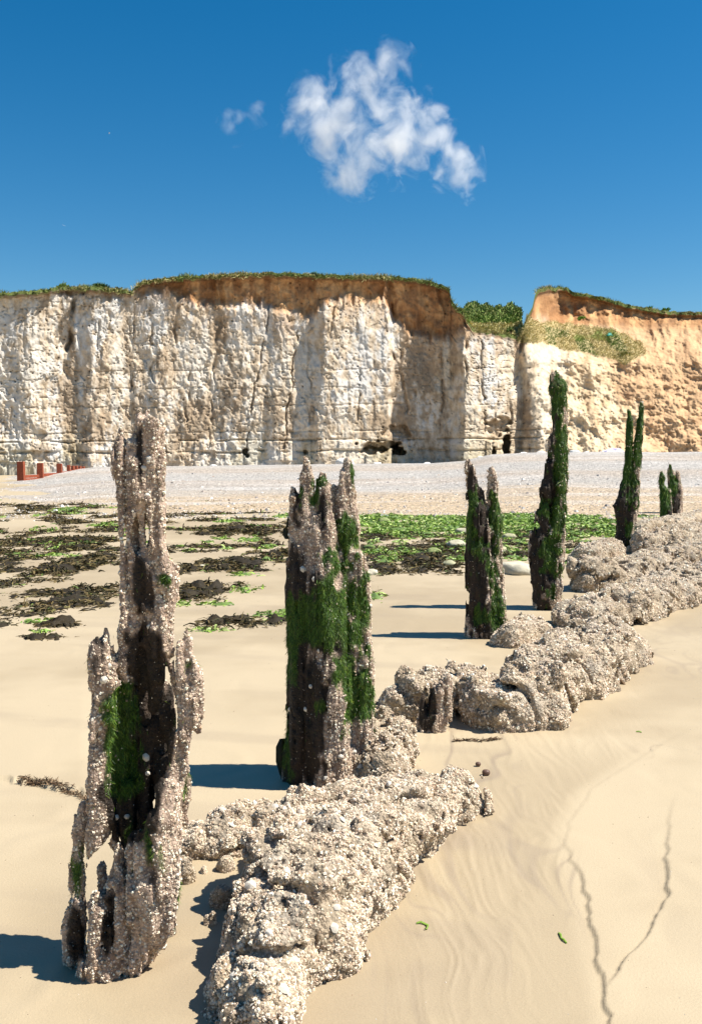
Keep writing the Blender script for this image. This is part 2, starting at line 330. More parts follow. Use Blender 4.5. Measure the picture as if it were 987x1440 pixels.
def build_cliff():
    cs = np.concatenate([np.linspace(-600, -10, 60), np.arange(-5, 992, 1.15), np.linspace(1000, 1500, 50)])
    vs = np.concatenate([np.linspace(-0.08, 0.0, 3), np.linspace(0.01, 1, 235)])
    c = np.broadcast_to(cs[None, :], (len(vs), len(cs))).astype(float)
    pt = rim(c) + 1.2 * noise(c * 0.25, c * 0, s=130)
    py = 660 + (pt - 660) * vs[:, None]
    d, soil, sl, holes, v = cliff_depth(c, py)
    X, Z = unp(c, py, d)
    V = np.stack([X, d, Z], -1)
    # colours: chalk, stains, soil, turf
    Xm = c * 0.05; Zm = (640 - py) * 0.05
    A = lambda *t: np.array(t, float)
    white = A(.60, .56, .505); cream = A(.63, .53, .395); tan = A(.50, .385, .26); brown = A(.30, .22, .145); rust = A(.34, .175, .08); rust_lit = A(.58, .34, .16); olive = A(.30, .27, .15)
    def mixc(a, b, t): t = np.clip(t, 0, 1)[..., None]; return a * (1 - t) + b * t
    big = fbm(Xm * 0.35, Zm * 0.16, s=140, o=4); st = fbm(Xm * 1.6, Zm * 0.32, s=141, o=5, g=.6); sm = fbm(Xm * 3.5, Zm * 2.2, s=142, o=4, g=.65)
    col = mixc(np.broadcast_to(white, c.shape + (3,)), cream, smooth(-0.3, 0.3, big + 0.4 * sm) * (0.5 + 0.5 * smooth(380, 660, c)))
    blot = np.zeros_like(c)
    for (a, b, ra, rb, k) in [(95,560,18,95,.9),(150,600,45,35,.8),(165,550,18,18,.5),(270,590,40,40,1.0),(235,510,16,60,.5),(180,520,8,60,.7),(310,465,9,40,1.1),(330,560,20,60,.5),(400,590,25,45,.6),(440,560,8,80,.5),(600,520,38,80,1.0),(560,600,50,30,.8),(520,600,40,30,.6),(480,590,30,30,.45),(640,540,12,60,.6),(80,450,20,30,.5),(735,600,25,35,.6),(705,610,20,25,.5),(660,470,12,10,.5),(120,430,30,18,.5)]:
        blot = np.maximum(blot, k * np.exp(-((c - a) / ra) ** 2 - ((py - b) / rb) ** 2))
    stain = smooth(-0.05, 0.45, st * 0.9 + sm * 0.8 + blot * 0.75 + 0.12)
    col = mixc(col, tan, stain * 0.75)
    col = mixc(col, brown, smooth(0.15, 0.6, sm * 0.7 + st * 0.6 + blot * 0.75 - 0.07) * 0.85)
    col = mixc(col, olive, smooth(0.3, 0.7, noise(Xm * 0.6, Zm * 0.4, s=143)) * smooth(0.3, 0.0, v) * 0.45)
    # soil washed down below its edge
    sb = soilb(c); wash = smooth(55, 0, py - sb - 10 * noise(c * .12, c * 0, s=153)) * smooth(-0.35, 0.35, fbm(Xm * 2.2, Zm * 0.25, s=144)) * (c > 190) * (1 - sl)
    col = mixc(col, A(.50, .33, .19), wash * 0.7)
    sc = mixc(np.broadcast_to(rust, c.shape + (3,)), rust_lit, smooth(-0.2, 0.45, fbm(Xm * 1.8, Zm * 0.5, s=145)))  # paler rust paints sunlit soil into the colour, scattered by noise
    sc = mixc(sc, A(.23, .13, .07), smooth(0.1, 0.5, fbm(Xm * 1.1, Zm * 2.2, s=146)) * 0.6)
    sft = smooth(9, -9, py - sb - 7 * noise(c * .2, py * .05, s=154)); col = mixc(col, sc, sft * (1 - 0.6 * (c < 195)))
    # slumped side
    talus = mixc(np.broadcast_to(A(.66, .51, .33), c.shape + (3,)), A(.56, .36, .20), smooth(820, 910, c + 45 * noise(Xm, Zm, s=147) + (520 - py) * 0.25))
    talus = mixc(talus, A(.40, .24, .13), smooth(0.0, 0.5, fbm(Xm * 1.2, Zm * 1.2, s=148)) * smooth(840, 900, c) * .8)
    talus = mixc(talus, A(.45, .29, .16), smooth(-.05, .4, fbm(Xm * 1.5, Zm * 1.3, s=155, o=4)) * .6)
    talus = mixc(talus, sc, smooth(470, 452, py))
    wl = smooth(770, 800, c + (py - 560) * 0.25)
    col = mixc(col, talus, np.maximum(wl, sl * smooth(500, 480, py)))
    # dry grass bank on the ledge
    gb = smooth(660, 672, c) * smooth(905, 880, c - (py - 450) * 0.3)
    top = np.interp(c, [660, 740, 760, 800, 850, 900], [440, 444, 452, 455, 460, 480]); bot = np.interp(c, [660, 700, 722, 728, 745, 760, 800, 850, 880, 900], [470, 469, 470, 480, 480, 484, 492, 502, 512, 500])
    gb = gb * smooth(-2, 2, py - top - 3 * noise(c * 0.1, py * 0.1, s=149)) * smooth(3, -3, py - bot - 4 * noise(c * 0.08, py * 0.1, s=150))
    gcol = mixc(np.broadcast_to(A(.50, .40, .21), c.shape + (3,)), A(.16, .20, .05), smooth(0.25, .6, fbm(Xm * .9, Zm * 1.2, s=151)))
    col = mixc(col, gcol, gb)
    turf = smooth(6, 4.0, py - pt - 1.5 * noise(c * .2, c * 0, s=152))
    col = mixc(col, A(.10, .12, .035), turf)
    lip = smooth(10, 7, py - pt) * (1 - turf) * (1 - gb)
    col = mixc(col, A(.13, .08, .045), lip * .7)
    col = mixc(col, A(.06, .05, .04), holes * .7)
    o = mesh_np('cliff', V.reshape(-1, 3), mk_grid(len(vs), len(cs))[:, ::-1], MAT['cliff'], col.reshape(-1, 3))
    tag(o, kind='structure')
    # downland behind the rim
    rx, ry, rz = X[-1], d[-1], Z[-1]
    back = np.array([0, .4, 1, 2, 4, 7, 11, 16, 24, 40, 80, 200.])
    g = smooth(640, 656, cs) * smooth(744, 728, cs)
    TX = []; cc = []
    for b in back:
        ztar = EYE + (HOR - 436) / F * (ry + 16) + .35 * noise(cs * .12, cs * 0, s=162) + .15 * noise(cs * .4, cs * 0, s=163)
        up = smooth(0, 16, b) * g * np.maximum(ztar - rz, 0)
        yy = ry + b; xx = rx * (yy / ry); zz = rz + up + 0.12 * noise(cs * .2, cs * 0 + b, s=160) * (b > 0) - 0.004 * b * (1 - g) 
        TX.append(np.stack([xx, yy, zz], -1))
        n = smooth(-.3, .4, noise(cs * .05, cs * 0 + b * .3, s=161))[:, None]
        cc.append(A(.10, .13, .035) * (1 - n) + A(.22, .22, .08) * n)
    hill = mesh_np('hill', np.concatenate(TX), mk_grid(len(back), len(cs)), MAT['grass'], np.concatenate(cc))
    tag(hill, kind='structure')
    return V, gb, cs, rx, ry, rz, TX
CV, GB, CS, RX, RY, RZ, HILL = build_cliff()

# ------------------------------------------------------------------ strips: blades, fronds, strands
def strips(P, D, L, Wd, bend, cols, name, mat, seg=2, parent=None, up=(0, 0, 1), tipw=0.25):
    """n ribbons: root P, unit direction D, length L, width Wd, bend vector"""
    n = len(P); P = np.asarray(P); D = D / np.linalg.norm(D, axis=1, keepdims=True)
    S = np.cross(D, rng.normal(size=(n, 3))); S /= np.linalg.norm(S, axis=1, keepdims=True)
    V = np.zeros((n, (seg + 1) * 2, 3))
    for k in range(seg + 1):
        t = k / seg; c = P + D * (L * t)[:, None] + bend * (t * t)
        w = (Wd * (1 - (1 - tipw) * t))[:, None] * 0.5 if k else (Wd * 0.7)[:, None] * 0.5
        V[:, 2 * k] = c - S * w; V[:, 2 * k + 1] = c + S * w
    f = np.array([[2 * k, 2 * k + 1, 2 * k + 3, 2 * k + 2] for k in range(seg)])
    Fc = (np.arange(n)[:, None, None] * ((seg + 1) * 2) + f[None]).reshape(-1, 4)
    col = np.repeat(cols, (seg + 1) * 2, axis=0)
    return mesh_np(name, V.reshape(-1, 3), Fc, mat, col, parent, smooth_sh=False)
def colmix(n, *cols):
    cols = np.array(cols); i = rng.integers(0, len(cols), n); j = rng.integers(0, len(cols), n); t = rng.random((n, 1))
    return (cols[i] * t + cols[j] * (1 - t)) * rng.uniform(.75, 1.25, (n, 1))

def build_grass():
    # rim turf
    n = 26000
    c = rng.uniform(-250, 1250, n); i = np.clip(np.searchsorted(CS, c), 1, len(CS) - 1)
    hid = (c > 655) & (c < 742)
    ok = (c < 738) | (c > 756); c = c[ok]; i = i[ok]; hid = hid[ok]; n = len(c)
    back = rng.random(n) ** 1.6 * 2.2
    P = np.stack([RX[i], RY[i] + back - .15, RZ[i] - 0.05 - (back < .1) * rng.uniform(0, .3, n)], -1)
    P[:, 0] += rng.normal(0, .05, n)
    D = np.stack([rng.normal(0, .45, n), rng.normal(-.15, .4, n), np.ones(n)], -1)
    front = rng.random(n) < .35
    D[front, 2] = rng.uniform(-.4, .3, front.sum()); D[front, 1] = -1
    tall = 0.6 + 0.6 * smooth(-.2, .5, noise(c * .05, c * 0, s=170))
    L = rng.uniform(.14, .42, n) * tall * np.where(hid, .5, 1)
    cols = colmix(n, (.08, .13, .025), (.15, .20, .05), (.30, .28, .11), (.20, .24, .06))
    dryc = noise(c * .03, c * 0, s=171) > .2
    cols[dryc] = colmix(dryc.sum(), (.38, .32, .14), (.20, .20, .06))
    tag(strips(P, D, L, rng.uniform(.03, .07, n), np.stack([rng.normal(0, .08, n), rng.normal(0, .08, n), -L * .3], -1), cols, 'clifftop_grass', MAT['grass']), kind='stuff')
    # ledge grass bank
    w = GB.ravel(); idx = np.nonzero(w > .45)[0]; n = 15000
    k = rng.choice(idx, n); P = CV.reshape(-1, 3)[k] + rng.normal(0, .05, (n, 3))
    D = np.stack([rng.normal(0, .5, n), rng.normal(-.5, .4, n), np.ones(n)], -1); L = rng.uniform(.08, .22, n)
    cols = colmix(n, (.50, .40, .20), (.56, .47, .25), (.34, .34, .12), (.45, .40, .17))
    gz = noise(P[:, 0] * .7, P[:, 2] * .9, s=172) > .5
    cols[gz] = colmix(gz.sum(), (.10, .18, .03), (.16, .24, .05))
    tag(strips(P, D, L, rng.uniform(.03, .06, n), np.stack([rng.normal(0, .05, n), -L * .3, -L * .3], -1), cols, 'ledge_grass', MAT['grass']), kind='stuff')
    # scrub on the slope seen through the gap
    H = np.stack(HILL); n = 22000
    ci = np.nonzero((CS > 646) & (CS < 733))[0]; a = rng.choice(ci, n); b = rng.uniform(1.2, 7.3, n); b0 = b.astype(int); t = (b - b0)[:, None]
    P = H[b0, a] * (1 - t) + H[b0 + 1, a] * t; P[:, 2] += rng.random(n) * (.05 + .18 * (noise(P[:, 0] * .8, P[:, 1] * .8, s=177) > .1))
    D = rng.normal(0, .7, (n, 3)); D[:, 2] = np.abs(D[:, 2]) + .5; L = rng.uniform(.08, .24, n)
    pj = prj(P[:, 0], P[:, 1], P[:, 2]); 
    cols = colmix(n, (.12, .18, .045), (.22, .31, .07), (.10, .15, .035), (.30, .29, .11))
    mid = (pj[1] > 447 + 5 * noise(pj[0] * .07, pj[1] * 0, s=174)); cols[mid] = colmix(mid.sum(), (.17, .26, .05), (.28, .34, .09), (.11, .17, .04))
    low = (pj[1] > 456 + 3 * noise(pj[0] * .1, pj[1] * 0, s=178)); cols[low] = colmix(low.sum(), (.56, .47, .22), (.42, .38, .15))
    tag(strips(P, D, L, rng.uniform(.08, .16, n), rng.normal(0, .05, (n, 3)), cols, 'hillside_scrub', MAT['grass'], seg=1, tipw=.5), kind='stuff')
build_grass()

def bush(px, py, Y, rad, label, cols, n=1500, flat=.75):
    X, Z = unp(px, py, Y)
    root = empty('bush', (float(X), Y, float(Z) - rad * .5), label, 'bush', 'bushes on the cliff top')
    u = rng.normal(size=(n, 3)); u /= np.linalg.norm(u, axis=1, keepdims=True)
    rr = rad * (0.75 + .25 * noise(u[:, 0] * 2, u[:, 1] * 2, u[:, 2] * 2, s=int(px)))
    P = u * rr[:, None] * rng.uniform(.6, 1, (n, 1)) * np.array([1, 1, flat]); 
    cl = smooth(-.4, .5, noise(P[:, 0] * 3, P[:, 1] * 3, P[:, 2] * 3, s=9))
    keep = cl > .12; P = P[keep]; u = u[keep]; m = len(P)
    o = strips(P, u + rng.normal(0, .6, (m, 3)), rng.uniform(.08, .2, m), rng.uniform(.06, .12, m), rng.normal(0, .03, (m, 3)), colmix(m, *cols), 'foliage', MAT['grass'], seg=1, tipw=.4)
    o.parent = root
    tr = []
    for k in range(4):
        a = rng.uniform(0, 6.28); tr.append([rng.uniform(-.1, .1) * rad, rng.uniform(-.1, .1) * rad, -rad * flat])
    P0 = np.array(tr); D0 = rng.normal(0, .4, (4, 3)); D0[:, 2] = 1
    s_ = strips(P0, D0, np.full(4, rad * 1.1), np.full(4, .08), np.zeros((4, 3)), np.tile([[.12, .08, .05]], (4, 1)), 'stem', MAT['grass'])
    s_.parent = root
def rimY(c): return float(np.interp(c, CS, RY))
bush(90, 402, rimY(90) + 1.2, .75, 'low round light green bush, leftmost on the cliff edge', [(.10,.16,.03),(.20,.24,.06)], 2600)
bush(142, 401, rimY(142) + 1.4, .75, 'tallest dark green bush on the left cliff edge above the pale chalk streak', [(.04,.075,.018),(.09,.14,.03)], 2600)
bush(113, 405, rimY(113) + 1.0, .5, 'yellowish dry bush between two greener bushes on the left cliff edge', [(.25,.24,.08),(.14,.17,.05)], 1600)
bush(165, 407, rimY(165) + 1.0, .55, 'straggly brownish bush just left of the step up in the cliff top', [(.20,.16,.08),(.10,.12,.04)], 1700)
bush(443, 384, rimY(443) + .9, .32, 'small dark bush on the turf edge at the middle of the cliff', [(.04,.08,.02),(.08,.13,.03)], 800)
bush(912, 433, rimY(912) + 1.0, .55, 'bright green bush on the right cliff edge above the brown slump', [(.08,.17,.02),(.15,.26,.04)], 1700)
bush(935, 435, rimY(935) + 1.0, .6, 'bright green bush at the far right end of the cliff edge', [(.08,.17,.02),(.15,.26,.04)], 1700)
def cliffpt(px, py):
    d = float(cliff_depth(np.array([[float(px)]]), np.array([[float(py)]]))[0][0, 0]); X, Z = unp(px, py, d); return float(X), d, float(Z)
def cbush(px, py, rad, label, cols, n):
    x, y, z = cliffpt(px, py); bush(px, py, y - rad * .3, rad, label, cols, n)
cbush(818, 447, .5, 'vivid green bush on the brown bank beside the turfed knoll', [(.08,.19,.02),(.14,.26,.03)], 1500)
cbush(878, 497, .55, 'olive bush lowest on the dry grass ledge above the slump', [(.16,.17,.04),(.28,.27,.08)], 1500)
cbush(718, 462, .35, 'small dark bush beside the cleft at the ledge edge', [(.06,.11,.02),(.12,.17,.04)], 900)

# ------------------------------------------------------------------ signed-distance bodies
def round_cone(Px, Py, Pz, a, b, ra, rb, ys=1.0):
    ax, ay, az = a; bx, by, bz = b; dx, dy, dz = bx - ax, (by - ay) / ys, bz - az
    L2 = dx * dx + dy * dy + dz * dz + 1e-9
    qx, qy, qz = Px - ax, (Py - ay) / ys, Pz - az
    t = np.clip((qx * dx + qy * dy + qz * dz) / L2, 0, 1)
    return np.sqrt((qx - t * dx) ** 2 + (qy - t * dy) ** 2 + (qz - t * dz) ** 2) - (ra + (rb - ra) * t)
def smin(a, b, k):
    h = np.clip(0.5 + 0.5 * (b - a) / k, 0, 1); return b * (1 - h) + a * h - k * h * (1 - h)
def surface_nets(f, org, h):
    nx, ny, nz = f.shape; ins = f < 0
    cor = [(i, j, k) for i in (0, 1) for j in (0, 1) for k in (0, 1)]
    sl = lambda A, i, j, k: A[i:nx - 1 + i, j:ny - 1 + j, k:nz - 1 + k]
    cnt = sum(sl(ins, *c).astype(np.int8) for c in cor)
    act = (cnt > 0) & (cnt < 8); idx = np.argwhere(act); ids = np.full(act.shape, -1, np.int32); ids[act] = np.arange(len(idx))
    acc = np.zeros((len(idx), 3)); n = np.zeros(len(idx))
    for a in cor:
        for ax in range(3):
            if a[ax]: continue
            b = list(a); b[ax] = 1
            fa = f[idx[:, 0] + a[0], idx[:, 1] + a[1], idx[:, 2] + a[2]]; fb = f[idx[:, 0] + b[0], idx[:, 1] + b[1], idx[:, 2] + b[2]]
            m = (fa < 0) != (fb < 0); t = np.where(m, fa / np.where(m, fa - fb, 1), 0)
            p = np.tile(np.array(a, float), (len(idx), 1)); p[:, ax] += t
            acc[m] += p[m]; n[m] += 1
    V = (idx + acc / n[:, None]) * h + np.array(org)
    Q = []
    for ax in range(3):
        u, v = (ax + 1) % 3, (ax + 2) % 3
        s0 = [slice(None)] * 3; s1 = [slice(None)] * 3
        s0[ax] = slice(0, -1); s1[ax] = slice(1, None)
        for q in (u, v): s0[q] = slice(1, -1); s1[q] = slice(1, -1)
        A, B = ins[tuple(s0)], ins[tuple(s1)]
        e = np.argwhere(A != B)
        if not len(e): continue
        fl = A[e[:, 0], e[:, 1], e[:, 2]]
        e = e.copy(); e[:, u] += 1; e[:, v] += 1
        def g(du, dv):
            k = e.copy(); k[:, u] += du; k[:, v] += dv; return ids[k[:, 0], k[:, 1], k[:, 2]]
        q = np.stack([g(-1, -1), g(0, -1), g(0, 0), g(-1, 0)], -1)
        q[~fl] = q[~fl][:, ::-1]; Q.append(q)
    return V, np.concatenate(Q)
def sample_surface(V, Q, n, wfun=None):
    a, b, c, d = (V[Q[:, i]] for i in range(4))
    nn = np.cross(c - a, d - b); ar = np.linalg.norm(nn, axis=1) * .5; N = nn / (2 * ar[:, None] + 1e-12)
    w = ar.copy()
    if wfun is not None: w = w * np.clip(wfun((a + b + c + d) / 4, N), 0, 1)
    if not w.sum() > 0: w = ar + 1e-12
    k = rng.choice(len(Q), n, p=w / w.sum()); u = rng.random((n, 1)); v = rng.random((n, 1))
    P = (a[k] * (1 - u) + b[k] * u) * (1 - v) + (d[k] * (1 - u) + c[k] * u) * v
    return P, N[k]
def frames(N):
    n = len(N); T = np.cross(N, rng.normal(size=(n, 3))); T /= np.linalg.norm(T, axis=1, keepdims=True); return T, np.cross(N, T)
def shells(P, N, R, cols, name, parent=None, hgt=0.6):
    """barnacles: low six-sided cones with a sunken mouth"""
    n = len(P); T, B = frames(N); k = 4
    V = np.zeros((n, 2 * k + 1, 3)); H = (R * rng.uniform(.5, 1.1, n) * hgt)[:, None]; R_ = R[:, None]
    for i in range(k):
        an = i / k * 2 * math.pi; c, s = math.cos(an), math.sin(an)
        j = rng.uniform(.8, 1.2, (n, 1))
        V[:, i] = P + (T * c + B * s) * R_ * j - N * R_ * .3
        V[:, k + i] = P + (T * c + B * s) * R_ * .5 * j + N * H
    V[:, 2 * k] = P + N * H * .55
    f = []
    for i in range(k):
        j = (i + 1) % k; f += [[i, j, k + j], [i, k + j, k + i], [k + i, k + j, 2 * k]]
    Fc = (np.arange(n)[:, None, None] * (2 * k + 1) + np.array(f)[None]).reshape(-1, 3)
    return mesh_np(name, V.reshape(-1, 3), Fc, MAT['shell'], np.repeat(cols, 2 * k + 1, axis=0), parent, smooth_sh=False)
def shell_cols(n):
    c = colmix(n, (.74, .63, .47), (.84, .77, .63), (.58, .45, .32), (.44, .31, .21), (.70, .58, .44), (.64, .52, .42))
    dk = rng.random(n) < .2; c[dk] = colmix(dk.sum(), (.30, .22, .16), (.24, .19, .13))
    return np.clip(c, .02, .86)
limpet_me = None
def limpet_mesh():
    global limpet_me
    if limpet_me: return limpet_me
    k = 12; V = [(0, 0, .62)]; 
    for r, z in ((.35, .45), (.7, .2), (1, -.08)):
        for i in range(k):
            a = i / k * 2 * math.pi; q = r * (1 + (.07 if i % 2 else -.03)); V.append((q * math.cos(a), .85 * q * math.sin(a), z))
    Fs = [(0, 1 + i, 1 + (i + 1) % k) for i in range(k)]
    for ring in range(2):
        for i in range(k):
            a = 1 + ring * k + i; b = 1 + ring * k + (i + 1) % k; Fs.append((a, a + k, b + k, b))
    me = bpy.data.meshes.new('limpet'); me.from_pydata(V, [], Fs); me.materials.append(MAT['limpet']); me.update(); limpet_me = me
    return me
def add_limpets(root, P, N, R):
    for i in range(len(P)):
        o = bpy.data.objects.new('limpet', limpet_mesh()); C.objects.link(o); o.parent = root
        q = Vector(N[i]).to_track_quat('Z', 'Y'); q = q @ Matrix.Rotation(rng.uniform(0, 6.28), 3, 'Z').to_quaternion()
        o.rotation_euler = q.to_euler(); o.location = Vector(P[i]); o.scale = (R[i],) * 3

def body(name, label, cat, group, Y0, strands, vox, cuts=(), algae=(), bare_and_shade=(), shell_n=6000, shell_r=(.003, .008), strand_n=3000,
         lump=0.010, grain=0.012, blend=0.011, base_py=None, mat='wood', limpets=0, alg_base=0.0, crust_all=False, ysq=1.0, algL=(.005,.015)):
    """post: strands are (px, py, radius px, depth offset m) polylines"""
    sc_ = Y0 / F
    segs = []
    for st in strands:
        pts = []
        for (px, py, r, *dy) in st:
            y = Y0 + (dy[0] if dy else 0); X, Z = unp(px, py, y); pts.append((float(X), y, float(Z), r * sc_))
        segs += list(zip(pts[:-1], pts[1:]))
    cseg = []
    for st in cuts:
        pts = []
        for (px, py, r, *dy) in st:
            y = Y0 + (dy[0] if dy else 0); X, Z = unp(px, py, y); pts.append((float(X), y, float(Z), r * sc_))
        cseg += list(zip(pts[:-1], pts[1:]))
    allp = np.array([p for s_ in segs for p in s_]); pad = 0.04
    lo = (allp[:, :3] - allp[:, 3:]).min(0) - pad; hi = (allp[:, :3] + allp[:, 3:]).max(0) + pad
    lo[2] = max(lo[2], -0.12)
    nn = np.ceil((hi - lo) / vox).astype(int) + 1
    gx = (lo[0] + np.arange(nn[0]) * vox)[:, None, None]; gy = (lo[1] + np.arange(nn[1]) * vox)[None, :, None]; gz = (lo[2] + np.arange(nn[2]) * vox)[None, None, :]
    gx, gy, gz = (g.astype(np.float32) for g in (gx, gy, gz))
    f = np.full(tuple(nn), 1.0, np.float32)
    for (a, b) in segs:
        z0 = min(a[2], b[2]) - .1; z1 = max(a[2], b[2]) + .1
        k = slice(max(0, int((z0 - lo[2]) / vox)), int((z1 - lo[2]) / vox) + 2)
        d = round_cone(gx, gy, gz[:, :, k], a[:3], b[:3], a[3], b[3], ysq).astype(np.float32)
        f[:, :, k] = smin(f[:, :, k], d, blend)
    for (a, b) in cseg:
        d = round_cone(gx, gy, gz, a[:3], b[:3], a[3], b[3])
        f = np.maximum(f, -d + 0 * f)
    near = np.abs(f) < 0.06
    ii = np.argwhere(near); X = lo[0] + ii[:, 0] * vox; Y = lo[1] + ii[:, 1] * vox; Z = lo[2] + ii[:, 2] * vox
    X, Y, Z = (t.astype(np.float32) for t in (X, Y, Z))
    sd = int(abs(Y0) * 100) % 997
    g_ = grain * (1 - np.abs(noise(X * 42, Y * 42, Z * 4.0, s=sd))) ** 2 * 2 - grain
    g_ = g_ + grain * 1.4 * smooth(.25, 0, np.abs(noise(X * 20, Y * 20, Z * 2.2, s=sd + 2)))
    dl, _ = cells(X * 34, Y * 34, Z * 30, s=sd + 5)
    l_ = lump * (fbm(X * 11, Y * 11, Z * 9, s=sd + 1, o=3)) + lump * .75 * (.5 - dl)
    pit = 0.022 * smooth(.35, .75, noise(X * 16, Y * 16, Z * 6, s=sd + 8)) * (lump / .01)
    f[near] += (g_ - l_ + pit).astype(np.float32)
    f[:, :, 0] = 1; 
    V, Q = surface_nets(f, lo, vox)
    px, py = prj(V[:, 0], V[:, 1], V[:, 2])
    def region(P, regs):
        a, b = prj(P[:, 0], P[:, 1], P[:, 2]); r = np.zeros(len(P))
        for (x, y, rx, ry, k) in regs: r = np.maximum(r, k * np.exp(-(((a - x) / rx) ** 2 + ((b - y) / ry) ** 2) ** 1.5))
        return r
    def alg(P): 
        nz = fbm(P[:, 0] * 9 / (Y0 / 4) ** .3, P[:, 1] * 9, P[:, 2] * 5, s=sd + 20, o=3)
        n2 = 1.6 * noise(P[:, 0] * 38, P[:, 1] * 38, P[:, 2] * 20, s=sd + 24)
        return smooth(.40, .70, region(P, algae) + 1.0 * nz + .22 * n2 + alg_base)
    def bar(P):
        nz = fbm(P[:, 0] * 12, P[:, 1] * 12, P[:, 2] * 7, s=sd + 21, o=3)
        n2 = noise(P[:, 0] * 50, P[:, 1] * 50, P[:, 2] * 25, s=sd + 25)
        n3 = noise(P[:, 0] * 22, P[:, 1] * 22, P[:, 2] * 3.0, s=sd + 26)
        return smooth(.35, .6, region(P, bare_and_shade) + .5 * nz + .25 * n2 + .32 * np.maximum(n3, -.2))
    al = alg(V)[:, None]; br = bar(V)[:, None]
    n1 = (.5 + .5 * fbm(V[:, 0] * 30, V[:, 1] * 30, V[:, 2] * 10, s=sd + 22, o=3))[:, None]
    wood = np.array([.006, .006, .004]) * (1 - n1) + np.array([.055, .034, .022]) * n1  # dark wet wood, taken near black so its colour also deepens the shade
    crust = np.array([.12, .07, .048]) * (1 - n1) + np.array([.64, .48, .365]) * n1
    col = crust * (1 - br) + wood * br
    gr = np.array([.008, .020, .003]) * (1 - n1) + np.array([.055, .12, .008]) * n1
    col = col * (1 - al) + gr * al
    bx, _ = unp(strands[0][-1][0], 0, Y0)
    cxm = float(allp[:, 0].mean())
    root = empty(name, (cxm, Y0, 0.0), label, cat, group)
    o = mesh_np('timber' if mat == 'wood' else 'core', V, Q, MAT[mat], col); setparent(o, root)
    P, N = sample_surface(V, Q, shell_n, lambda p, n: (1 - .94 * bar(p)) * (1 - .95 * alg(p)) * (1 - .5 * smooth(.1, .5, noise(p[:, 0] * 20, p[:, 1] * 20, p[:, 2] * 14, s=sd + 30))))
    R = (rng.uniform(0, 1, shell_n) ** 2.4 * (shell_r[1] - shell_r[0]) + shell_r[0]) * (1 - .55 * bar(P))
    s_ = shells(P, N, R, shell_cols(shell_n), 'barnacles'); s_['kind'] = 'stuff'; setparent(s_, root)
    if strand_n:
        P, N = sample_surface(V, Q, strand_n, lambda p, n: alg(p) + .004)
        D = np.array([0, 0, -1.]) + N * N[:, 2:3] + N * .22 + rng.normal(0, .38, (strand_n, 3))
        L = rng.uniform(algL[0], algL[1], strand_n)
        wd = L * rng.uniform(.08, .17, strand_n)
        cols = colmix(strand_n, (.012, .04, .003), (.04, .12, .006), (.12, .23, .012), (.025, .07, .004), (.20, .26, .03))
        a_ = strips(P, D, L, wd, np.stack([rng.normal(0, .005, strand_n), rng.normal(0, .005, strand_n), -L * .2], -1) , cols, 'green_weed', MAT['weed'])
        a_['kind'] = 'stuff'; setparent(a_, root)
    if limpets:
        P, N = sample_surface(V, Q, limpets * 6, lambda p, n: (n[:, 1] < .2) * (p[:, 2] > .05) * (1 - alg(p)) + 1e-6); P = P[:limpets]; N = N[:limpets]
        inv = np.array(root.location); add_limpets(root, P - inv + N * .002, N, rng.uniform(.007, .014, limpets) * (Y0 / 3) ** .4)
    return root

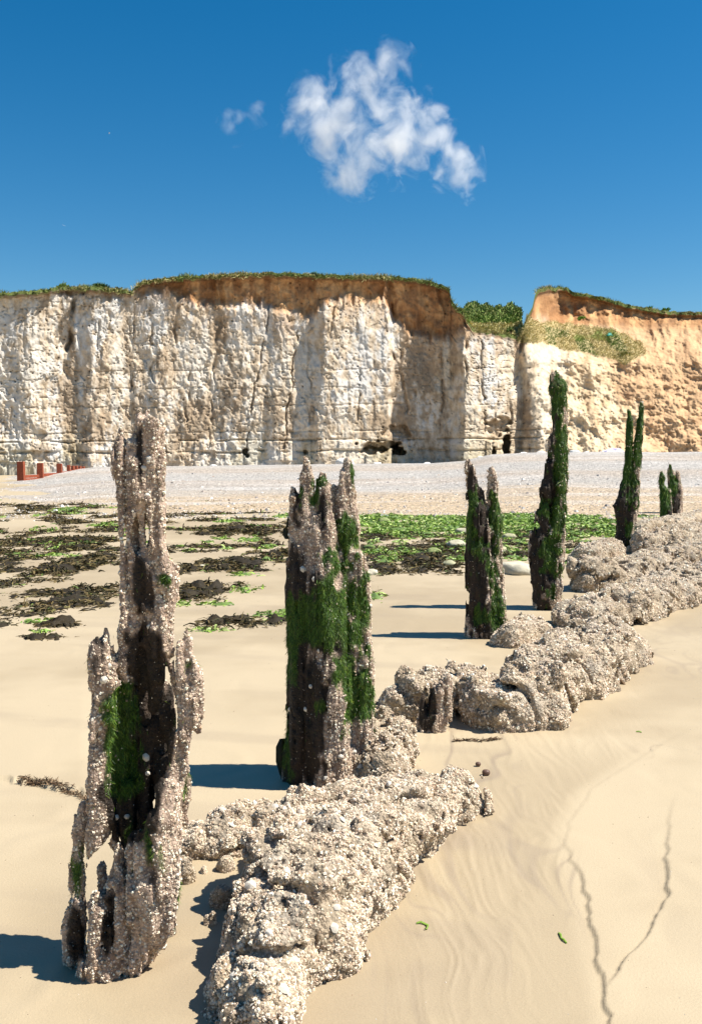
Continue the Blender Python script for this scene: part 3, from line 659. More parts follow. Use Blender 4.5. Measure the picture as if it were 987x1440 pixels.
P1Y = gnd(170, 1352)[1]
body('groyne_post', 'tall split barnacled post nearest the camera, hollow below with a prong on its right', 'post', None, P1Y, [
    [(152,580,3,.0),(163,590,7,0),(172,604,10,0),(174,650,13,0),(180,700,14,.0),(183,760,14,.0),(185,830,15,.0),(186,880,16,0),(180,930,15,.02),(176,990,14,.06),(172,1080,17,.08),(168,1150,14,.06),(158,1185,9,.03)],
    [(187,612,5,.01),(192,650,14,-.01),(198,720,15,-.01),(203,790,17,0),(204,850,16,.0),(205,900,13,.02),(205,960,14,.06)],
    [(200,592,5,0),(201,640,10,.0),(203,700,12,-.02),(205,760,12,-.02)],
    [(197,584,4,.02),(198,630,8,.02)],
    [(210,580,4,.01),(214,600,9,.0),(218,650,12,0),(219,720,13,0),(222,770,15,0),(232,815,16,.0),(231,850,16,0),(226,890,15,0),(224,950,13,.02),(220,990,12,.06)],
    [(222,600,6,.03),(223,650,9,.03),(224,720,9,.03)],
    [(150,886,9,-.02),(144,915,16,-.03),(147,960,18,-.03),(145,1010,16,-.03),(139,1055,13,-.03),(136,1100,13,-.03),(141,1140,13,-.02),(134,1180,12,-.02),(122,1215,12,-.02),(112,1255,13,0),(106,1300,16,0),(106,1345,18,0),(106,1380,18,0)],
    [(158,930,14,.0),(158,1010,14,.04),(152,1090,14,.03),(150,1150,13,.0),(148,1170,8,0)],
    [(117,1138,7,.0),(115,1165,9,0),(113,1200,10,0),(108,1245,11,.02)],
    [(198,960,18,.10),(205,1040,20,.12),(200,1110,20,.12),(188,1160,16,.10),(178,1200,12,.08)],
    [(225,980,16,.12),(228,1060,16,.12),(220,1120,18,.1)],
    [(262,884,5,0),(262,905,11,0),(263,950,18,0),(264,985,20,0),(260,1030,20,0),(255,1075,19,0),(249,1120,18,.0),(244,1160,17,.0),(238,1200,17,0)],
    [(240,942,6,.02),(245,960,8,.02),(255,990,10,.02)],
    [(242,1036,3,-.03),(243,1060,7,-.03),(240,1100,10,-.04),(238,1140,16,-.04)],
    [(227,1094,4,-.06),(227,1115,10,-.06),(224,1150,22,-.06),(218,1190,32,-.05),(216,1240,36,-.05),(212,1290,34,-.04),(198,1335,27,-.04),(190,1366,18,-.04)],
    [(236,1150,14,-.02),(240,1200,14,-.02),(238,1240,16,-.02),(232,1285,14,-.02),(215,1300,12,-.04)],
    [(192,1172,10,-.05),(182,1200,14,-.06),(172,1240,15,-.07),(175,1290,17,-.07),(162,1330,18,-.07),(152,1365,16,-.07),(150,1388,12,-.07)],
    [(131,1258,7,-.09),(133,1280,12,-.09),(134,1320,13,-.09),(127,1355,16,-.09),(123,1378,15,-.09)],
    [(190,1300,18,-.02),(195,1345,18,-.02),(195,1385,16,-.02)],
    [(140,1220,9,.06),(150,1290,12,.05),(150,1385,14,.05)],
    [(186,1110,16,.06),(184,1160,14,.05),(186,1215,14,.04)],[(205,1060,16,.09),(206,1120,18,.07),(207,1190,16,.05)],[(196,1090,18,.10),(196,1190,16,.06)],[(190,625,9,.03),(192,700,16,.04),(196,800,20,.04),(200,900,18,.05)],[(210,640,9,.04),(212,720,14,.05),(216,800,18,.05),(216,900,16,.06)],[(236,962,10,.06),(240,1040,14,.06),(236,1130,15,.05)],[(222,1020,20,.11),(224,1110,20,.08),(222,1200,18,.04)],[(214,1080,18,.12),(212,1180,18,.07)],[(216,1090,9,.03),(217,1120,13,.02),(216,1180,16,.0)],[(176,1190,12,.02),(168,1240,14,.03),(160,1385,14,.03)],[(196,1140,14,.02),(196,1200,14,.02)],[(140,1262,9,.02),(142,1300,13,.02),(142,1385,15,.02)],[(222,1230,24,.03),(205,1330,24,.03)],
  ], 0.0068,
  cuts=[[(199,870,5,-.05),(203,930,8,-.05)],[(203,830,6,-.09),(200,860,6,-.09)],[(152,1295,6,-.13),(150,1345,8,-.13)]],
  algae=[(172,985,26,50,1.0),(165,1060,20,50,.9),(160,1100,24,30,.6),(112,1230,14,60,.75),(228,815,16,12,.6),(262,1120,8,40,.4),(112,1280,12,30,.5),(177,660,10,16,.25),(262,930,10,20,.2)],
  bare_and_shade=[(203,830,22,45,.8),(210,1010,34,130,1.4),(190,1120,40,60,1.2),(180,1160,24,30,1.2),(205,900,10,50,.8),(236,1020,12,70,1.2),(152,1320,12,40,.9),(108,1320,16,50,.8),(198,640,6,50,.5)],  # shade inside the hollow painted as black wood, besides the bare streaks
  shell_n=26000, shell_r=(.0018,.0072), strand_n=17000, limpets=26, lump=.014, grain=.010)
P2Y = gnd(465, 1096)[1]
body('groyne_post', 'thick weed-draped post with two pale peaks on top behind the nearest rock', 'post', None, P2Y, [
    [(432,646,6,0),(434,672,10,0),(432,720,16,0),(430,770,20,0),(426,830,24,0),(427,900,24,.0),(428,970,25,0),(425,1040,25,0),(424,1120,26,0)],
    [(412,684,4,0),(415,700,8,0),(416,740,8,0),(418,790,14,0),(418,840,16,0)],
    [(453,670,7,.0),(455,695,13,0),(455,750,22,-.02),(457,820,30,-.04),(460,900,34,-.04),(462,980,34,-.04),(462,1060,34,-.04),(462,1125,34,-.04)],
    [(487,648,6,0),(487,668,10,0),(486,700,14,0),(487,750,20,0),(493,810,22,0),(497,880,24,0),(501,950,24,0),(504,1010,22,0),(503,1060,20,0),(508,1125,20,0)],
    [(470,690,6,.03),(472,740,14,.04),(474,800,22,.06),(478,900,30,.07),(480,1000,30,.07),(482,1120,30,.07)],
    [(440,760,16,.07),(442,860,26,.08),(445,960,30,.08),(445,1120,32,.08)],
    [(407,1030,6,0),(403,1060,8,0),(406,1100,12,0)],
    [(500,780,14,-.03),(508,850,13,-.03),(512,930,15,-.02),(512,1000,14,0),(514,1090,12,0)],
  ], 0.0085,
  cuts=[[(440,730,4,-.10),(442,800,5,-.12)],[(430,830,7,-.13),(436,1000,9,-.14),(430,1090,8,-.13)],[(474,860,6,-.2),(480,930,7,-.2)]],
  algae=[(508,860,14,120,.55),(495,800,18,70,.5),(490,745,16,50,.75),(470,790,22,30,.5),(462,880,26,70,.95),(490,830,20,40,.6),(505,985,22,45,.9),(485,930,20,60,.75),(415,900,20,120,.75),(440,930,22,110,.7),(452,675,9,10,.9),(430,870,22,80,.6),(487,1040,14,40,.6),(405,1080,10,60,.6),(497,670,6,20,.6),(440,700,10,20,.4)],
  bare_and_shade=[(410,960,24,190,1.4),(432,1010,22,110,.9),(445,860,18,60,.7),(465,1070,30,50,.35),(475,920,24,70,.6),(455,720,6,25,.7),(420,720,10,40,.8)],
  shell_n=17000, shell_r=(.0022,.0082), strand_n=30000, limpets=12, lump=.012, grain=.008, algL=(.006,.019))
P3Y = gnd(685, 896)[1]
body('groyne_post', 'narrow dark post with two ragged peaks and a notch between them, third from the left', 'post', None, P3Y, [
    [(659,648,3,0),(661,662,7,0),(664,700,9,0),(666,760,12,0),(669,830,14,0),(668,890,14,0),(668,935,16,0)],
    [(673,688,4,0),(675,720,12,0),(680,790,14,-.02),(683,860,16,-.02),(685,935,16,-.02)],
    [(690,662,5,0),(692,672,7,0),(694,710,9,0),(694,770,11,0),(697,830,12,0),(700,890,12,0),(700,935,12,0)],
    [(680,720,12,.07),(684,800,15,.08),(686,935,17,.08)],
    [(660,815,5,-.02),(655,826,3,-.03)],
  ], 0.0105, cuts=[[(676,720,3,-.11),(677,770,3.5,-.13)],[(685,880,5,-.16),(684,915,6,-.16)]],
  algae=[(697,740,10,50,.9),(690,800,10,40,.6),(699,850,9,40,.8),(664,730,10,50,.4),(670,800,12,60,.35)],
  bare_and_shade=[(668,790,22,130,1.1),(686,880,9,40,1.3),(690,740,9,70,.6)],
  shell_n=3600, shell_r=(.005,.012), strand_n=9000, lump=.016, grain=.012, alg_base=.08, algL=(.012,.03))
P4Y = gnd(770, 856)[1]
body('groyne_post', 'tallest leaning post with a bushy green weed head, fourth from the left', 'post', None, P4Y, [
    [(780,530,8,0),(784,545,12,0),(787,590,10,0),(788,650,10,0),(786,700,10,0),(782,750,13,0),(777,800,14,0),(774,850,15,0),(772,885,17,0)],
    [(791,545,6,0),(792,600,6,0)],
    [(773,655,6,0),(768,690,10,0),(764,720,9,0),(762,760,14,0),(762,810,14,0),(765,860,14,0),(765,885,15,0)],
    [(752,733,4,0),(756,724,5,0),(764,708,7,0)],[(750,752,6,0),(753,780,10,0),(756,820,10,0)],
    [(780,620,10,.06),(778,700,13,.08),(774,800,15,.08),(772,885,16,.08)],
    [(777,545,5,-.02),(772,556,3,-.02)],
  ], 0.011, cuts=[[(756,740,3.4,-.2),(757,741,3.4,.2)]],
  algae=[(786,550,18,45,1.2),(788,620,12,50,.9),(787,670,10,40,.9),(770,780,16,35,.7),(782,740,8,50,.6),(770,830,12,25,.4)],
  bare_and_shade=[(768,690,16,60,1.2),(760,790,18,60,1.3),(760,850,14,30,.8),(780,600,8,60,.8)],
  shell_n=3400, shell_r=(.006,.013), strand_n=15000, lump=.018, grain=.012, alg_base=.12, algL=(.012,.035))
P5Y = gnd(878, 775)[1]
body('groyne_post', 'forked green post with two long thin prongs, fifth from the left', 'post', None, P5Y, [
    [(883,578,2.2,0),(885,590,4,0),(884,630,5.5,0),(882,670,6.5,0),(876,705,10,0),(874,740,7,0),(874,790,11,0)],
    [(901,567,2.6,0),(900,590,4.5,0),(896,630,5.5,0),(893,670,7,0),(889,710,9,0),(883,745,8,0),(880,790,10,0)],
    [(867,712,6,0),(872,725,8,0)],[(866,765,5,0),(872,790,8,0)],
    [(886,690,8,.06),(880,740,9,.06),(877,790,11,.06)],
  ], 0.0155, algae=[(890,620,20,60,1.2),(888,690,14,40,.7),(884,745,8,20,.8)], bare_and_shade=[(872,700,20,70,1.4),(872,765,14,30,.9)],
  shell_n=1000, shell_r=(.007,.016), strand_n=6000, lump=.016, grain=.012, alg_base=.2, algL=(.02,.045))
P6Y = gnd(935, 733)[1]
body('groyne_post', 'short pointed green post at the right edge of the beach beyond the forked one', 'post', None, P6Y, [
    [(929,663,1.6,0),(930,672,4,0),(932,690,5.5,0),(934,715,6,0),(934,745,7,0)],[(939,690,4,.03),(939,745,7,.03)],
  ], 0.02, algae=[(932,690,9,40,1.2)], bare_and_shade=[(936,720,10,30,.8)], shell_n=600, shell_r=(.008,.018), strand_n=1500, lump=.016, grain=.01, alg_base=.2, algL=(.03,.08))
body('groyne_post', 'farthest dark stub of a post at the very right edge, behind the short pointed one', 'post', None, gnd(945, 722)[1], [
    [(941,655,2.5,0),(944,670,6,0),(946,690,7,0),(947,730,8,0)],[(952,664,2.5,0),(953,690,6,0),(953,730,7,0)],
  ], 0.024, algae=[(945,690,9,40,.7)], bare_and_shade=[(946,700,10,40,.9)], shell_n=500, shell_r=(.01,.02), strand_n=800, lump=.016, grain=.01, algL=(.03,.08))
P8Y = gnd(606, 1028)[1]
body('post_stump', 'short dark broken post stump standing between two barnacled rocks', 'post', None, P8Y, [
    [(629,950,4,0),(624,962,8,0),(614,985,14,0),(606,1010,16,0),(602,1045,17,0)],[(629,955,6,0),(628,985,8,0),(624,1015,11,0),(620,1045,12,0)],[(597,975,5,0),(596,1000,9,0),(594,1045,11,0)],
  ], 0.0085, bare_and_shade=[(600,1000,16,50,.9),(622,980,6,40,.3)], algae=[(600,990,8,20,.2)], shell_n=2600, shell_r=(.003,.008), strand_n=200, lump=.012, grain=.01)

# ------------------------------------------------------------------ barnacled rocks of the groyne foot
def rock(label, nodes, vox, shell_n, shell_r, cat='rock', group='barnacled rocks along the groyne', lump=.035, limp=0, name='barnacled_rock', bumpy=1.0):
    """nodes: chains of (px, py on the ground, half width m, height m)"""
    segs = []
    for ch in nodes:
        pts = []
        for (px, py, hw, h) in ch:
            X, Y = gnd(px, py); pts.append((X, Y, hw, h))
        if len(pts) == 1: pts = pts * 2
        segs += list(zip(pts[:-1], pts[1:]))
    A_ = np.array([p for s_ in segs for p in s_]); hm = A_[:, 3].max()
    lo = np.array([(A_[:, 0] - A_[:, 2]).min() - .1, (A_[:, 1] - A_[:, 2]).min() - .1, -.10]); hi = np.array([(A_[:, 0] + A_[:, 2]).max() + .1, (A_[:, 1] + A_[:, 2]).max() + .1, hm + .12])
    nn = np.ceil((hi - lo) / vox).astype(int) + 1
    gx = (lo[0] + np.arange(nn[0]) * vox)[:, None, None].astype(np.float32); gy = (lo[1] + np.arange(nn[1]) * vox)[None, :, None].astype(np.float32); gz = (lo[2] + np.arange(nn[2]) * vox)[None, None, :].astype(np.float32)
    sd = int(abs(A_[0, 0] * 1000)) % 991
    wa = .05 * min(1, lump / .035)
    wx = gx + wa * noise(gx * 4, gy * 4, gz * 4, s=sd + 50); wy = gy + wa * noise(gx * 4, gy * 4, gz * 4, s=sd + 51)
    f = np.full(tuple(nn), 1.0, np.float32)
    for (a, b) in segs:
        dx, dy = b[0] - a[0], b[1] - a[1]; L2 = dx * dx + dy * dy + 1e-9
        t = np.clip(((wx - a[0]) * dx + (wy - a[1]) * dy) / L2, 0, 1)
        hw = a[2] + (b[2] - a[2]) * t; h = a[3] + (b[3] - a[3]) * t
        q = np.sqrt((wx - a[0] - t * dx) ** 2 + (wy - a[1] - t * dy) ** 2)
        zz = (gz + .06) / (h + .06)
        r = ((q / hw) ** 3.2 + np.clip(zz, 0, None) ** 3.2) ** (1 / 3.2)
        d = (r - 1) * np.minimum(hw, h + .06)
        f = smin(f, d.astype(np.float32), .05)
    near = np.abs(f) < max(.12, hm)
    ii = np.argwhere(near); X, Y, Z = ((lo[k] + ii[:, k] * vox).astype(np.float32) for k in range(3))
    big, bv = cells(X * 6, Y * 6, Z * 6, s=sd + 1); mid, mv = cells(X * 15, Y * 15, Z * 15, s=sd + 2); fin, _ = cells(X * 34, Y * 34, Z * 34, s=sd + 6)
    cut = lump * 1.2 * smooth(.55, .9, noise(X * 5, Y * 5, Z * 3, s=sd + 7))
    crack = lump * .7 * smooth(.10, .0, np.abs(noise(X * 4.2, Y * 4.2, Z * 2.5, s=sd + 8)))
    k_ = bumpy
    disp = lump * (1.0 * (.55 - big) + .75 * fbm(X * 3.5, Y * 3.5, Z * 3.5, s=sd + 3, o=3)) + (.03 * (.5 - mid) + .014 * (.5 - fin)) * k_ + .006 * k_ * fbm(X * 40, Y * 40, Z * 40, s=sd + 4, o=2)
    pz, _ = cells(X * 21 + 3, Y * 21, Z * 21, s=sd + 60)
    pits = .026 * k_ * smooth(.30, .12, pz) + .02 * k_ * smooth(.12, 0, np.abs(noise(X * 13, Y * 13, Z * 11, s=sd + 61)))
    f[near] += (-disp + cut + crack + pits).astype(np.float32)
    f[:, :, 0] = 1; f[0] = 1; f[-1] = 1; f[:, 0] = 1; f[:, -1] = 1; f[:, :, -1] = 1
    V, Q = surface_nets(f, lo, vox)
    n1 = (.5 + .5 * fbm(V[:, 0] * 22, V[:, 1] * 22, V[:, 2] * 22, s=sd + 9, o=3))[:, None]; n2 = smooth(-.1, .5, fbm(V[:, 0] * 5, V[:, 1] * 5, V[:, 2] * 5, s=sd + 10))[:, None]
    col = np.array([.13, .085, .05]) * (1 - n1) + np.array([.60, .49, .35]) * n1
    col = col * (1 - .3 * n2) + np.array([.40, .39, .36]) * .3 * n2
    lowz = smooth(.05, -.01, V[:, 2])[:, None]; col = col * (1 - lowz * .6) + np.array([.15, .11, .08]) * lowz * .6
    cx, cy = float(A_[:, 0].mean()), float(A_[:, 1].mean())
    root = empty(name, (cx, cy, 0), label, cat, group)
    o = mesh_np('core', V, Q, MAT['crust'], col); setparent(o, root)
    def wf(p, n): return (p[:, 2] > .0) * (.15 + .85 * smooth(-.3, .15, fbm(p[:, 0] * 14, p[:, 1] * 14, p[:, 2] * 14, s=sd + 12, o=2))) * (n[:, 2] > -.6) * np.where(n[:, 1] > .45, .35, 1)
    P, N = sample_surface(V, Q, shell_n, wf)
    R = rng.uniform(0, 1, shell_n) ** 2.6 * (shell_r[1] - shell_r[0]) + shell_r[0]
    s_ = shells(P, N, R, shell_cols(shell_n), 'barnacles'); s_['kind'] = 'stuff'; setparent(s_, root)
    if limp:
        P, N = sample_surface(V, Q, limp, lambda p, n: (p[:, 2] > .06) * (n[:, 2] > .2) + 1e-9)
        add_limpets(root, P - np.array(root.location) + N * .003, N, rng.uniform(.010, .019, limp))
    return root
rock('big pale barnacled rock in the foreground, right of the nearest post', [
    [(372,1470,.10,.15),(384,1410,.14,.20),(412,1340,.19,.26),(448,1275,.24,.29),(495,1218,.29,.28),(570,1168,.26,.20),(640,1130,.16,.15)],[(640,1150,.13,.16),(672,1140,.075,.13)],[(352,1330,.07,.10),(345,1390,.07,.10)]],
    .0105, 62000, (.0018, .0085), limp=50, lump=.055)
rock('low knobbly rock shelf between the nearest post and the thick weed-draped post', [[(262,1205,.10,.10),(310,1195,.13,.11),(370,1180,.13,.12),(405,1165,.1,.12)]], .0105, 11000, (.0025, .008), limp=10)
rock('narrow pale rock leaning against the right foot of the thick weed-draped post', [[(545,1120,.11,.22),(550,1080,.12,.22),(565,1062,.10,.14)]], .011, 7000, (.003, .009), limp=5)
rock('long curved barnacled rock in the middle, below the narrow two-peaked post', [
    [(566,1010,.17,.22),(640,990,.17,.22)],[(640,985,.17,.22),(700,1015,.22,.28),(745,1010,.25,.30)],[(745,1005,.26,.30),(800,960,.30,.30),(850,925,.30,.28)]],
    .0155, 30000, (.0035, .0125), limp=14, lump=.075)
rock('small shaded rock tucked behind the long middle rock beside the leaning post', [[(715,905,.17,.16),(745,895,.17,.17)]], .018, 4000, (.005, .013))
rock('broad flat-topped rock at the right, below the forked post', [[(815,880,.26,.22),(870,868,.36,.24),(930,845,.36,.24),(985,822,.36,.22),(1060,800,.36,.22)]], .022, 19000, (.006, .017), lump=.085)
rock('square dark-sided rock between the leaning post and the forked post', [[(828,830,.24,.36),(870,822,.3,.28),(930,800,.36,.24),(1000,775,.4,.22)]], .022, 13000, (.006, .017), lump=.085)
rock('low rock just left of the foot of the forked post', [[(825,790,.28,.26),(852,784,.28,.26)]], .03, 3500, (.009, .02), lump=.05)
rock('blocky rock right of the foot of the forked post', [[(908,778,.26,.36),(945,770,.36,.34),(1000,760,.4,.3)]], .03, 6000, (.009, .022), lump=.09)
rock('farthest rock at the right edge, at the foot of the short pointed post', [[(905,745,.25,.2),(935,742,.34,.2),(1000,728,.4,.2)]], .04, 3000, (.012, .026), lump=.05)
# loose cobbles by the foreground rocks
for (px, py, w, h, lb) in [(262,1240,.035,.075,'rounded white cobble leaning on the right foot of the nearest post'),(250,1262,.022,.03,'small pinkish stone under the white cobble'),(316,1222,.045,.05,'flat barnacled cobble in front of the low rock shelf'),(283,1228,.028,.035,'brown cobble between the white cobble and the flat one'),(318,1272,.055,.075,'round pale cobble against the left side of the big rock'),(228,1310,.05,.07,'barnacled lump at the right base of the nearest post'),(330,1345,.05,.05,'dark wet cobble in the shade under the big rock'),(322,1375,.05,.05,'lowest dark wet cobble in the shade under the big rock'),(300,1300,.022,.025,'small dark cobble left of the big rock')]:
    rock(lb, [[(px, py, w, h)]], .006, 500, (.0018, .004), cat='cobble', group='loose cobbles beside the foreground rocks', lump=.008, name='cobble', bumpy=.35)

# ------------------------------------------------------------------ foreshore weed
SEED = [0]
def weed_patch(px, py, rx, ry, dark=True, dens=420, name=None, label=None, hgt=.10, green=.0, cap=3000):
    SEED[0] += 1; sd = SEED[0] * 7
    x0, y0 = gnd(px, py); xa, _ = gnd(px + rx, py); _, ya = gnd(px, py - ry); _, yb = gnd(px, py + ry)
    hx = abs(xa - x0); hy = (ya - yb) / 2; yc = (ya + yb) / 2
    area = math.pi * hx * hy; n = int(min(cap, max(60, area * dens)))
    m = int(n * 2.2); u = rng.uniform(-1.25, 1.25, (m, 2))
    rr = np.hypot(u[:, 0], u[:, 1]) + .95 * fbm(u[:, 0] * 3.2, u[:, 1] * 2.6, s=sd, o=4, g=.6)
    k = rr < .9; u = u[k][:n]; rr = rr[k][:n]
    X = x0 + u[:, 0] * hx; Y = yc + u[:, 1] * hy
    H = hgt * np.clip(1 - rr, 0, 1) ** .6 * (.5 + .5 * noise(X * 4, Y * 4, s=sd + 1))
    return X, Y, H, (x0, yc, hx, hy, sd, hgt)
def weed_mound(info, dark):
    x0, yc, hx, hy, sd, hgt = info; n = 40 if hy * hx > .15 else 20
    g = np.linspace(-1.3, 1.3, n); U, W = np.meshgrid(g, g)
    rr = np.hypot(U, W) + .95 * fbm(U * 3.2, W * 2.6, s=sd, o=4, g=.6)
    X = x0 + U * hx; Y = yc + W * hy
    Z = sand_z(X, Y) + hgt * np.clip(1 - rr, -.3, 1) * (.7 + .5 * noise(X * 5, Y * 5, s=sd + 1)) + .035 * fbm(X * 12, Y * 12, s=sd + 2) - .022
    base = np.array([.028, .02, .009]) if dark else np.array([.12, .18, .04])
    col = base * (0.7 + .6 * hsh(np.arange(X.size), np.zeros(X.size), np.zeros(X.size), sd))[:, None]
    return np.stack([X, Y, Z], -1).reshape(-1, 3), mk_grid(n, n), col
def fronds(X, Y, H, kind, name, label=None, cat=None, group=None, mound=None, k=None):
    n = len(X); P = np.stack([X, Y, sand_z(X, Y) + H * rng.uniform(.2, 1, n) - .005], -1)
    D = np.stack([rng.normal(0, 1, n), rng.normal(0, 1, n), rng.uniform(.0, .55, n)], -1)
    s_ = np.sqrt(np.maximum(Y, 8) / 11)
    if kind == 'dark':
        L = rng.uniform(.06, .16, n) * s_; W_ = rng.uniform(.012, .028, n) * s_
        cols = colmix(n, (.025, .02, .008), (.075, .054, .02), (.15, .105, .04), (.05, .045, .018)); t = rng.random(n) < .08; cols[t] = colmix(t.sum(), (.22, .16, .06), (.12, .17, .04)); mt = MAT['wrack']
    else:
        L = rng.uniform(.04, .12, n) * s_; W_ = rng.uniform(.015, .035, n) * s_
        cols = colmix(n, (.13, .24, .02), (.25, .38, .05), (.40, .46, .15), (.08, .15, .015)); mt = MAT['weed']
    o = strips(P, D, L, W_, np.stack([0 * L, 0 * L, -L * .5], -1), cols, name, mt, seg=2, tipw=.6)
    if mound is not None:
        V, Q, col = mound; m_ = mesh_np('weed_bed', V, Q, mt, col)
        root = empty(name, (float(X.mean()), float(Y.mean()), 0), label, cat, group)
        o.name = 'fronds'; o['kind'] = 'stuff'; setparent(o, root); setparent(m_, root); return root
    if k: o['kind'] = k
    return tag(o, label, cat, group)
CL = [  # clumps one can tell apart
 (88,799,62,15,'big dark seaweed clump at the left edge, just above the lower wrack bed'),
 (105,843,72,19,'largest black seaweed bed at the left edge with a white stone on it'),
 (150,783,28,7,'small dark seaweed clump just left of the nearest post'),
 (285,833,44,17,'round dark seaweed clump just right of the nearest post'),
 (338,795,56,10,'long dark seaweed clump midway between the two nearest posts'),
 (262,801,26,6,'thin dark seaweed strip touching the nearest post on its right'),
 (335,747,64,7,'long flat dark seaweed strip in the middle distance left of the thick post'),
 (100,761,76,6,'long thin dark seaweed strip in the middle distance at far left'),
 (108,771,26,6,'little dark seaweed clump below the long strip at far left'),
 (322,877,42,9,'nearest dark seaweed clump on the open sand between the two near posts'),
 (388,874,24,8,'dark seaweed clump touching the thick weed-draped post on its left'),
 (86,878,36,4.5,'narrow dark seaweed strip on sand at left'),
 (62,897,34,5,'lowest narrow dark seaweed strip on sand at the left edge'),
 (388,781,24,6,'small dark seaweed clump left of the thick post, above the green one'),
 (600,790,50,14,'dark seaweed bed among green weed left of the two-peaked post'),
 (535,803,26,6,'dark seaweed clump right beside the thick weed-draped post'),
]
for (a, b, rx, ry, lb) in CL:
    X, Y, H, inf = weed_patch(a, b, rx, ry, dens=900, cap=8000)
    fronds(X, Y, H, 'dark', 'seaweed_clump', lb, 'seaweed', 'dark seaweed clumps on the foreshore', weed_mound(inf, True))
def join_patches(lst, kind, name, dens, hgt):
    XX, YY, HH = [], [], []; MV, MQ, MC = [], [], []; off = 0
    for (a, b, rx, ry) in lst:
        X, Y, H, inf = weed_patch(a, b, rx, ry, dens=dens, hgt=hgt, cap=1600); XX.append(X); YY.append(Y); HH.append(H)
        V, Q, c = weed_mound(inf, kind == 'dark'); MV.append(V); MQ.append(Q + off); MC.append(c); off += len(V)
    fronds(np.concatenate(XX), np.concatenate(YY), np.concatenate(HH), kind, name, k='stuff')
    tag(mesh_np(name + '_bed', np.concatenate(MV), np.concatenate(MQ), MAT['wrack' if kind == 'dark' else 'weed'], np.concatenate(MC)), kind='stuff')
thin = []
for i in range(230):
    b = rng.uniform(706, 782); a = rng.uniform(-150, 520) if rng.random() < .75 else rng.uniform(520, 800)
    if a > 500 and b < 745: continue
    thin.append((a, b, rng.uniform(10, 42) * (b - 632) / 120, rng.uniform(1.0, 3.2) * (b - 640) / 90))
for i in range(24): thin.append((rng.uniform(505, 660), rng.uniform(765, 806), rng.uniform(10, 26), rng.uniform(3, 6)))
for i in range(22): thin.append((rng.uniform(660, 850), rng.uniform(745, 770), rng.uniform(10, 26), rng.uniform(2, 4)))
for i in range(20): thin.append((rng.uniform(-100, 40), rng.uniform(780, 880), rng.uniform(20, 50), rng.uniform(4, 10)))
join_patches(thin, 'dark', 'scattered_wrack', 420, .045)
grn = []
for i in range(110): grn.append((rng.uniform(495, 900), rng.uniform(725, 756), rng.uniform(12, 38), rng.uniform(2, 5)))
for i in range(60): grn.append((rng.uniform(505, 840), rng.uniform(745, 792), rng.uniform(8, 26), rng.uniform(2.5, 6)))
for i in range(60): grn.append((rng.uniform(-50, 480), rng.uniform(705, 790), rng.uniform(6, 26), rng.uniform(1, 2.6)))
grn += [(300,886,30,3),(345,828,24,6),(310,850,30,4),(375,865,24,5),(400,862,14,5),(530,838,12,9),(60,874,26,4),(110,765,30,3),(350,760,22,3),(340,808,24,3),(395,868,20,4),(60,888,20,2),(250,850,16,4)]
join_patches(grn, 'green', 'green_seaweed', 520, .05)

# ------------------------------------------------------------------ chalk boulders on the foreshore
def blob(name, loc, sx, sy, sz, mat, col, seed, sub=3, parent=None, rough=.5):
    import bmesh
    bm = bmesh.new(); bmesh.ops.create_icosphere(bm, subdivisions=sub, radius=1)
    V = np.array([v.co[:] for v in bm.verts]); Q = np.array([[v.index for v in f.verts] for f in bm.faces]); bm.free()
    n = fbm(V[:, 0] * 1.5 + seed, V[:, 1] * 1.5, V[:, 2] * 1.5, s=seed, o=3); V = V * (1 + rough * n)[:, None]
    V = np.sign(V) * np.abs(V) ** .85
    cc = np.tile(col, (len(V), 1)) * (1 + .2 * fbm(V[:, 0] * 4, V[:, 1] * 4, V[:, 2] * 4, s=seed + 1))[:, None]
    o = mesh_np(name, V * np.array([sx, sy, sz]), Q, mat, cc, parent); o.location = loc; return o
for i, (a, b, w, lb) in enumerate([(196,846,13,'white chalk stone lying on the black seaweed bed at left'),(690,800,16,'pale boulder just right of the two-peaked post'),(727,806,24,'broad cream boulder between the two-peaked post and the leaning post'),
    (590,762,12,None),(640,768,14,None),(560,752,10,None),(610,778,10,None),(660,788,12,None),(520,772,9,None),(545,788,10,None),(700,775,12,None),(730,780,12,None),(632,795,10,None),(580,742,9,None),(715,757,10,None),(820,752,9,None),(650,750,10,None),(800,770,12,None),(690,742,9,None),(618,752,9,None),(284,797,5,'tiny white stone by the long dark clump between the near posts'),(520,808,12,'cream boulder beside the right side of the thick post'),(540,735,8,None),(812,782,11,None)]):
    if lb is None and i % 2: continue
    x, y = gnd(a, b); r = w * y / F
    c = (.56, .51, .39) if i < 4 or lb else random.choice([(.42, .40, .25), (.26, .30, .12), (.48, .44, .32), (.16, .22, .07)])
    o = blob('boulder', (x, y, r * .12 + float(sand_z(np.array([x]), np.array([y]))[0])), r * 1.0, r * .9, r * .55, MAT['stone'], np.array(c) * .85, 200 + i)
    lb = lb or {4: 'greenish boulder just left of the two-peaked post in the green weed', 6: 'brown-stained boulder in the dark weed bed left of the two-peaked post', 8: 'small stained boulder close to the right side of the thick post',
        10: 'stained boulder between the two-peaked and leaning posts, above the cream one', 12: 'lowest stained boulder left of the foot of the two-peaked post', 14: 'small boulder left of the leaning post in the bright green weed',
        16: 'small boulder far back in the green weed left of the two-peaked post', 18: 'farthest small boulder between the two-peaked and leaning posts', 22: 'tiny far boulder at the left end of the green weed belt'}.get(i, 'weed-stained boulder in the green weed belt')
    tag(o, lb, 'boulder', 'chalk boulders on the foreshore')
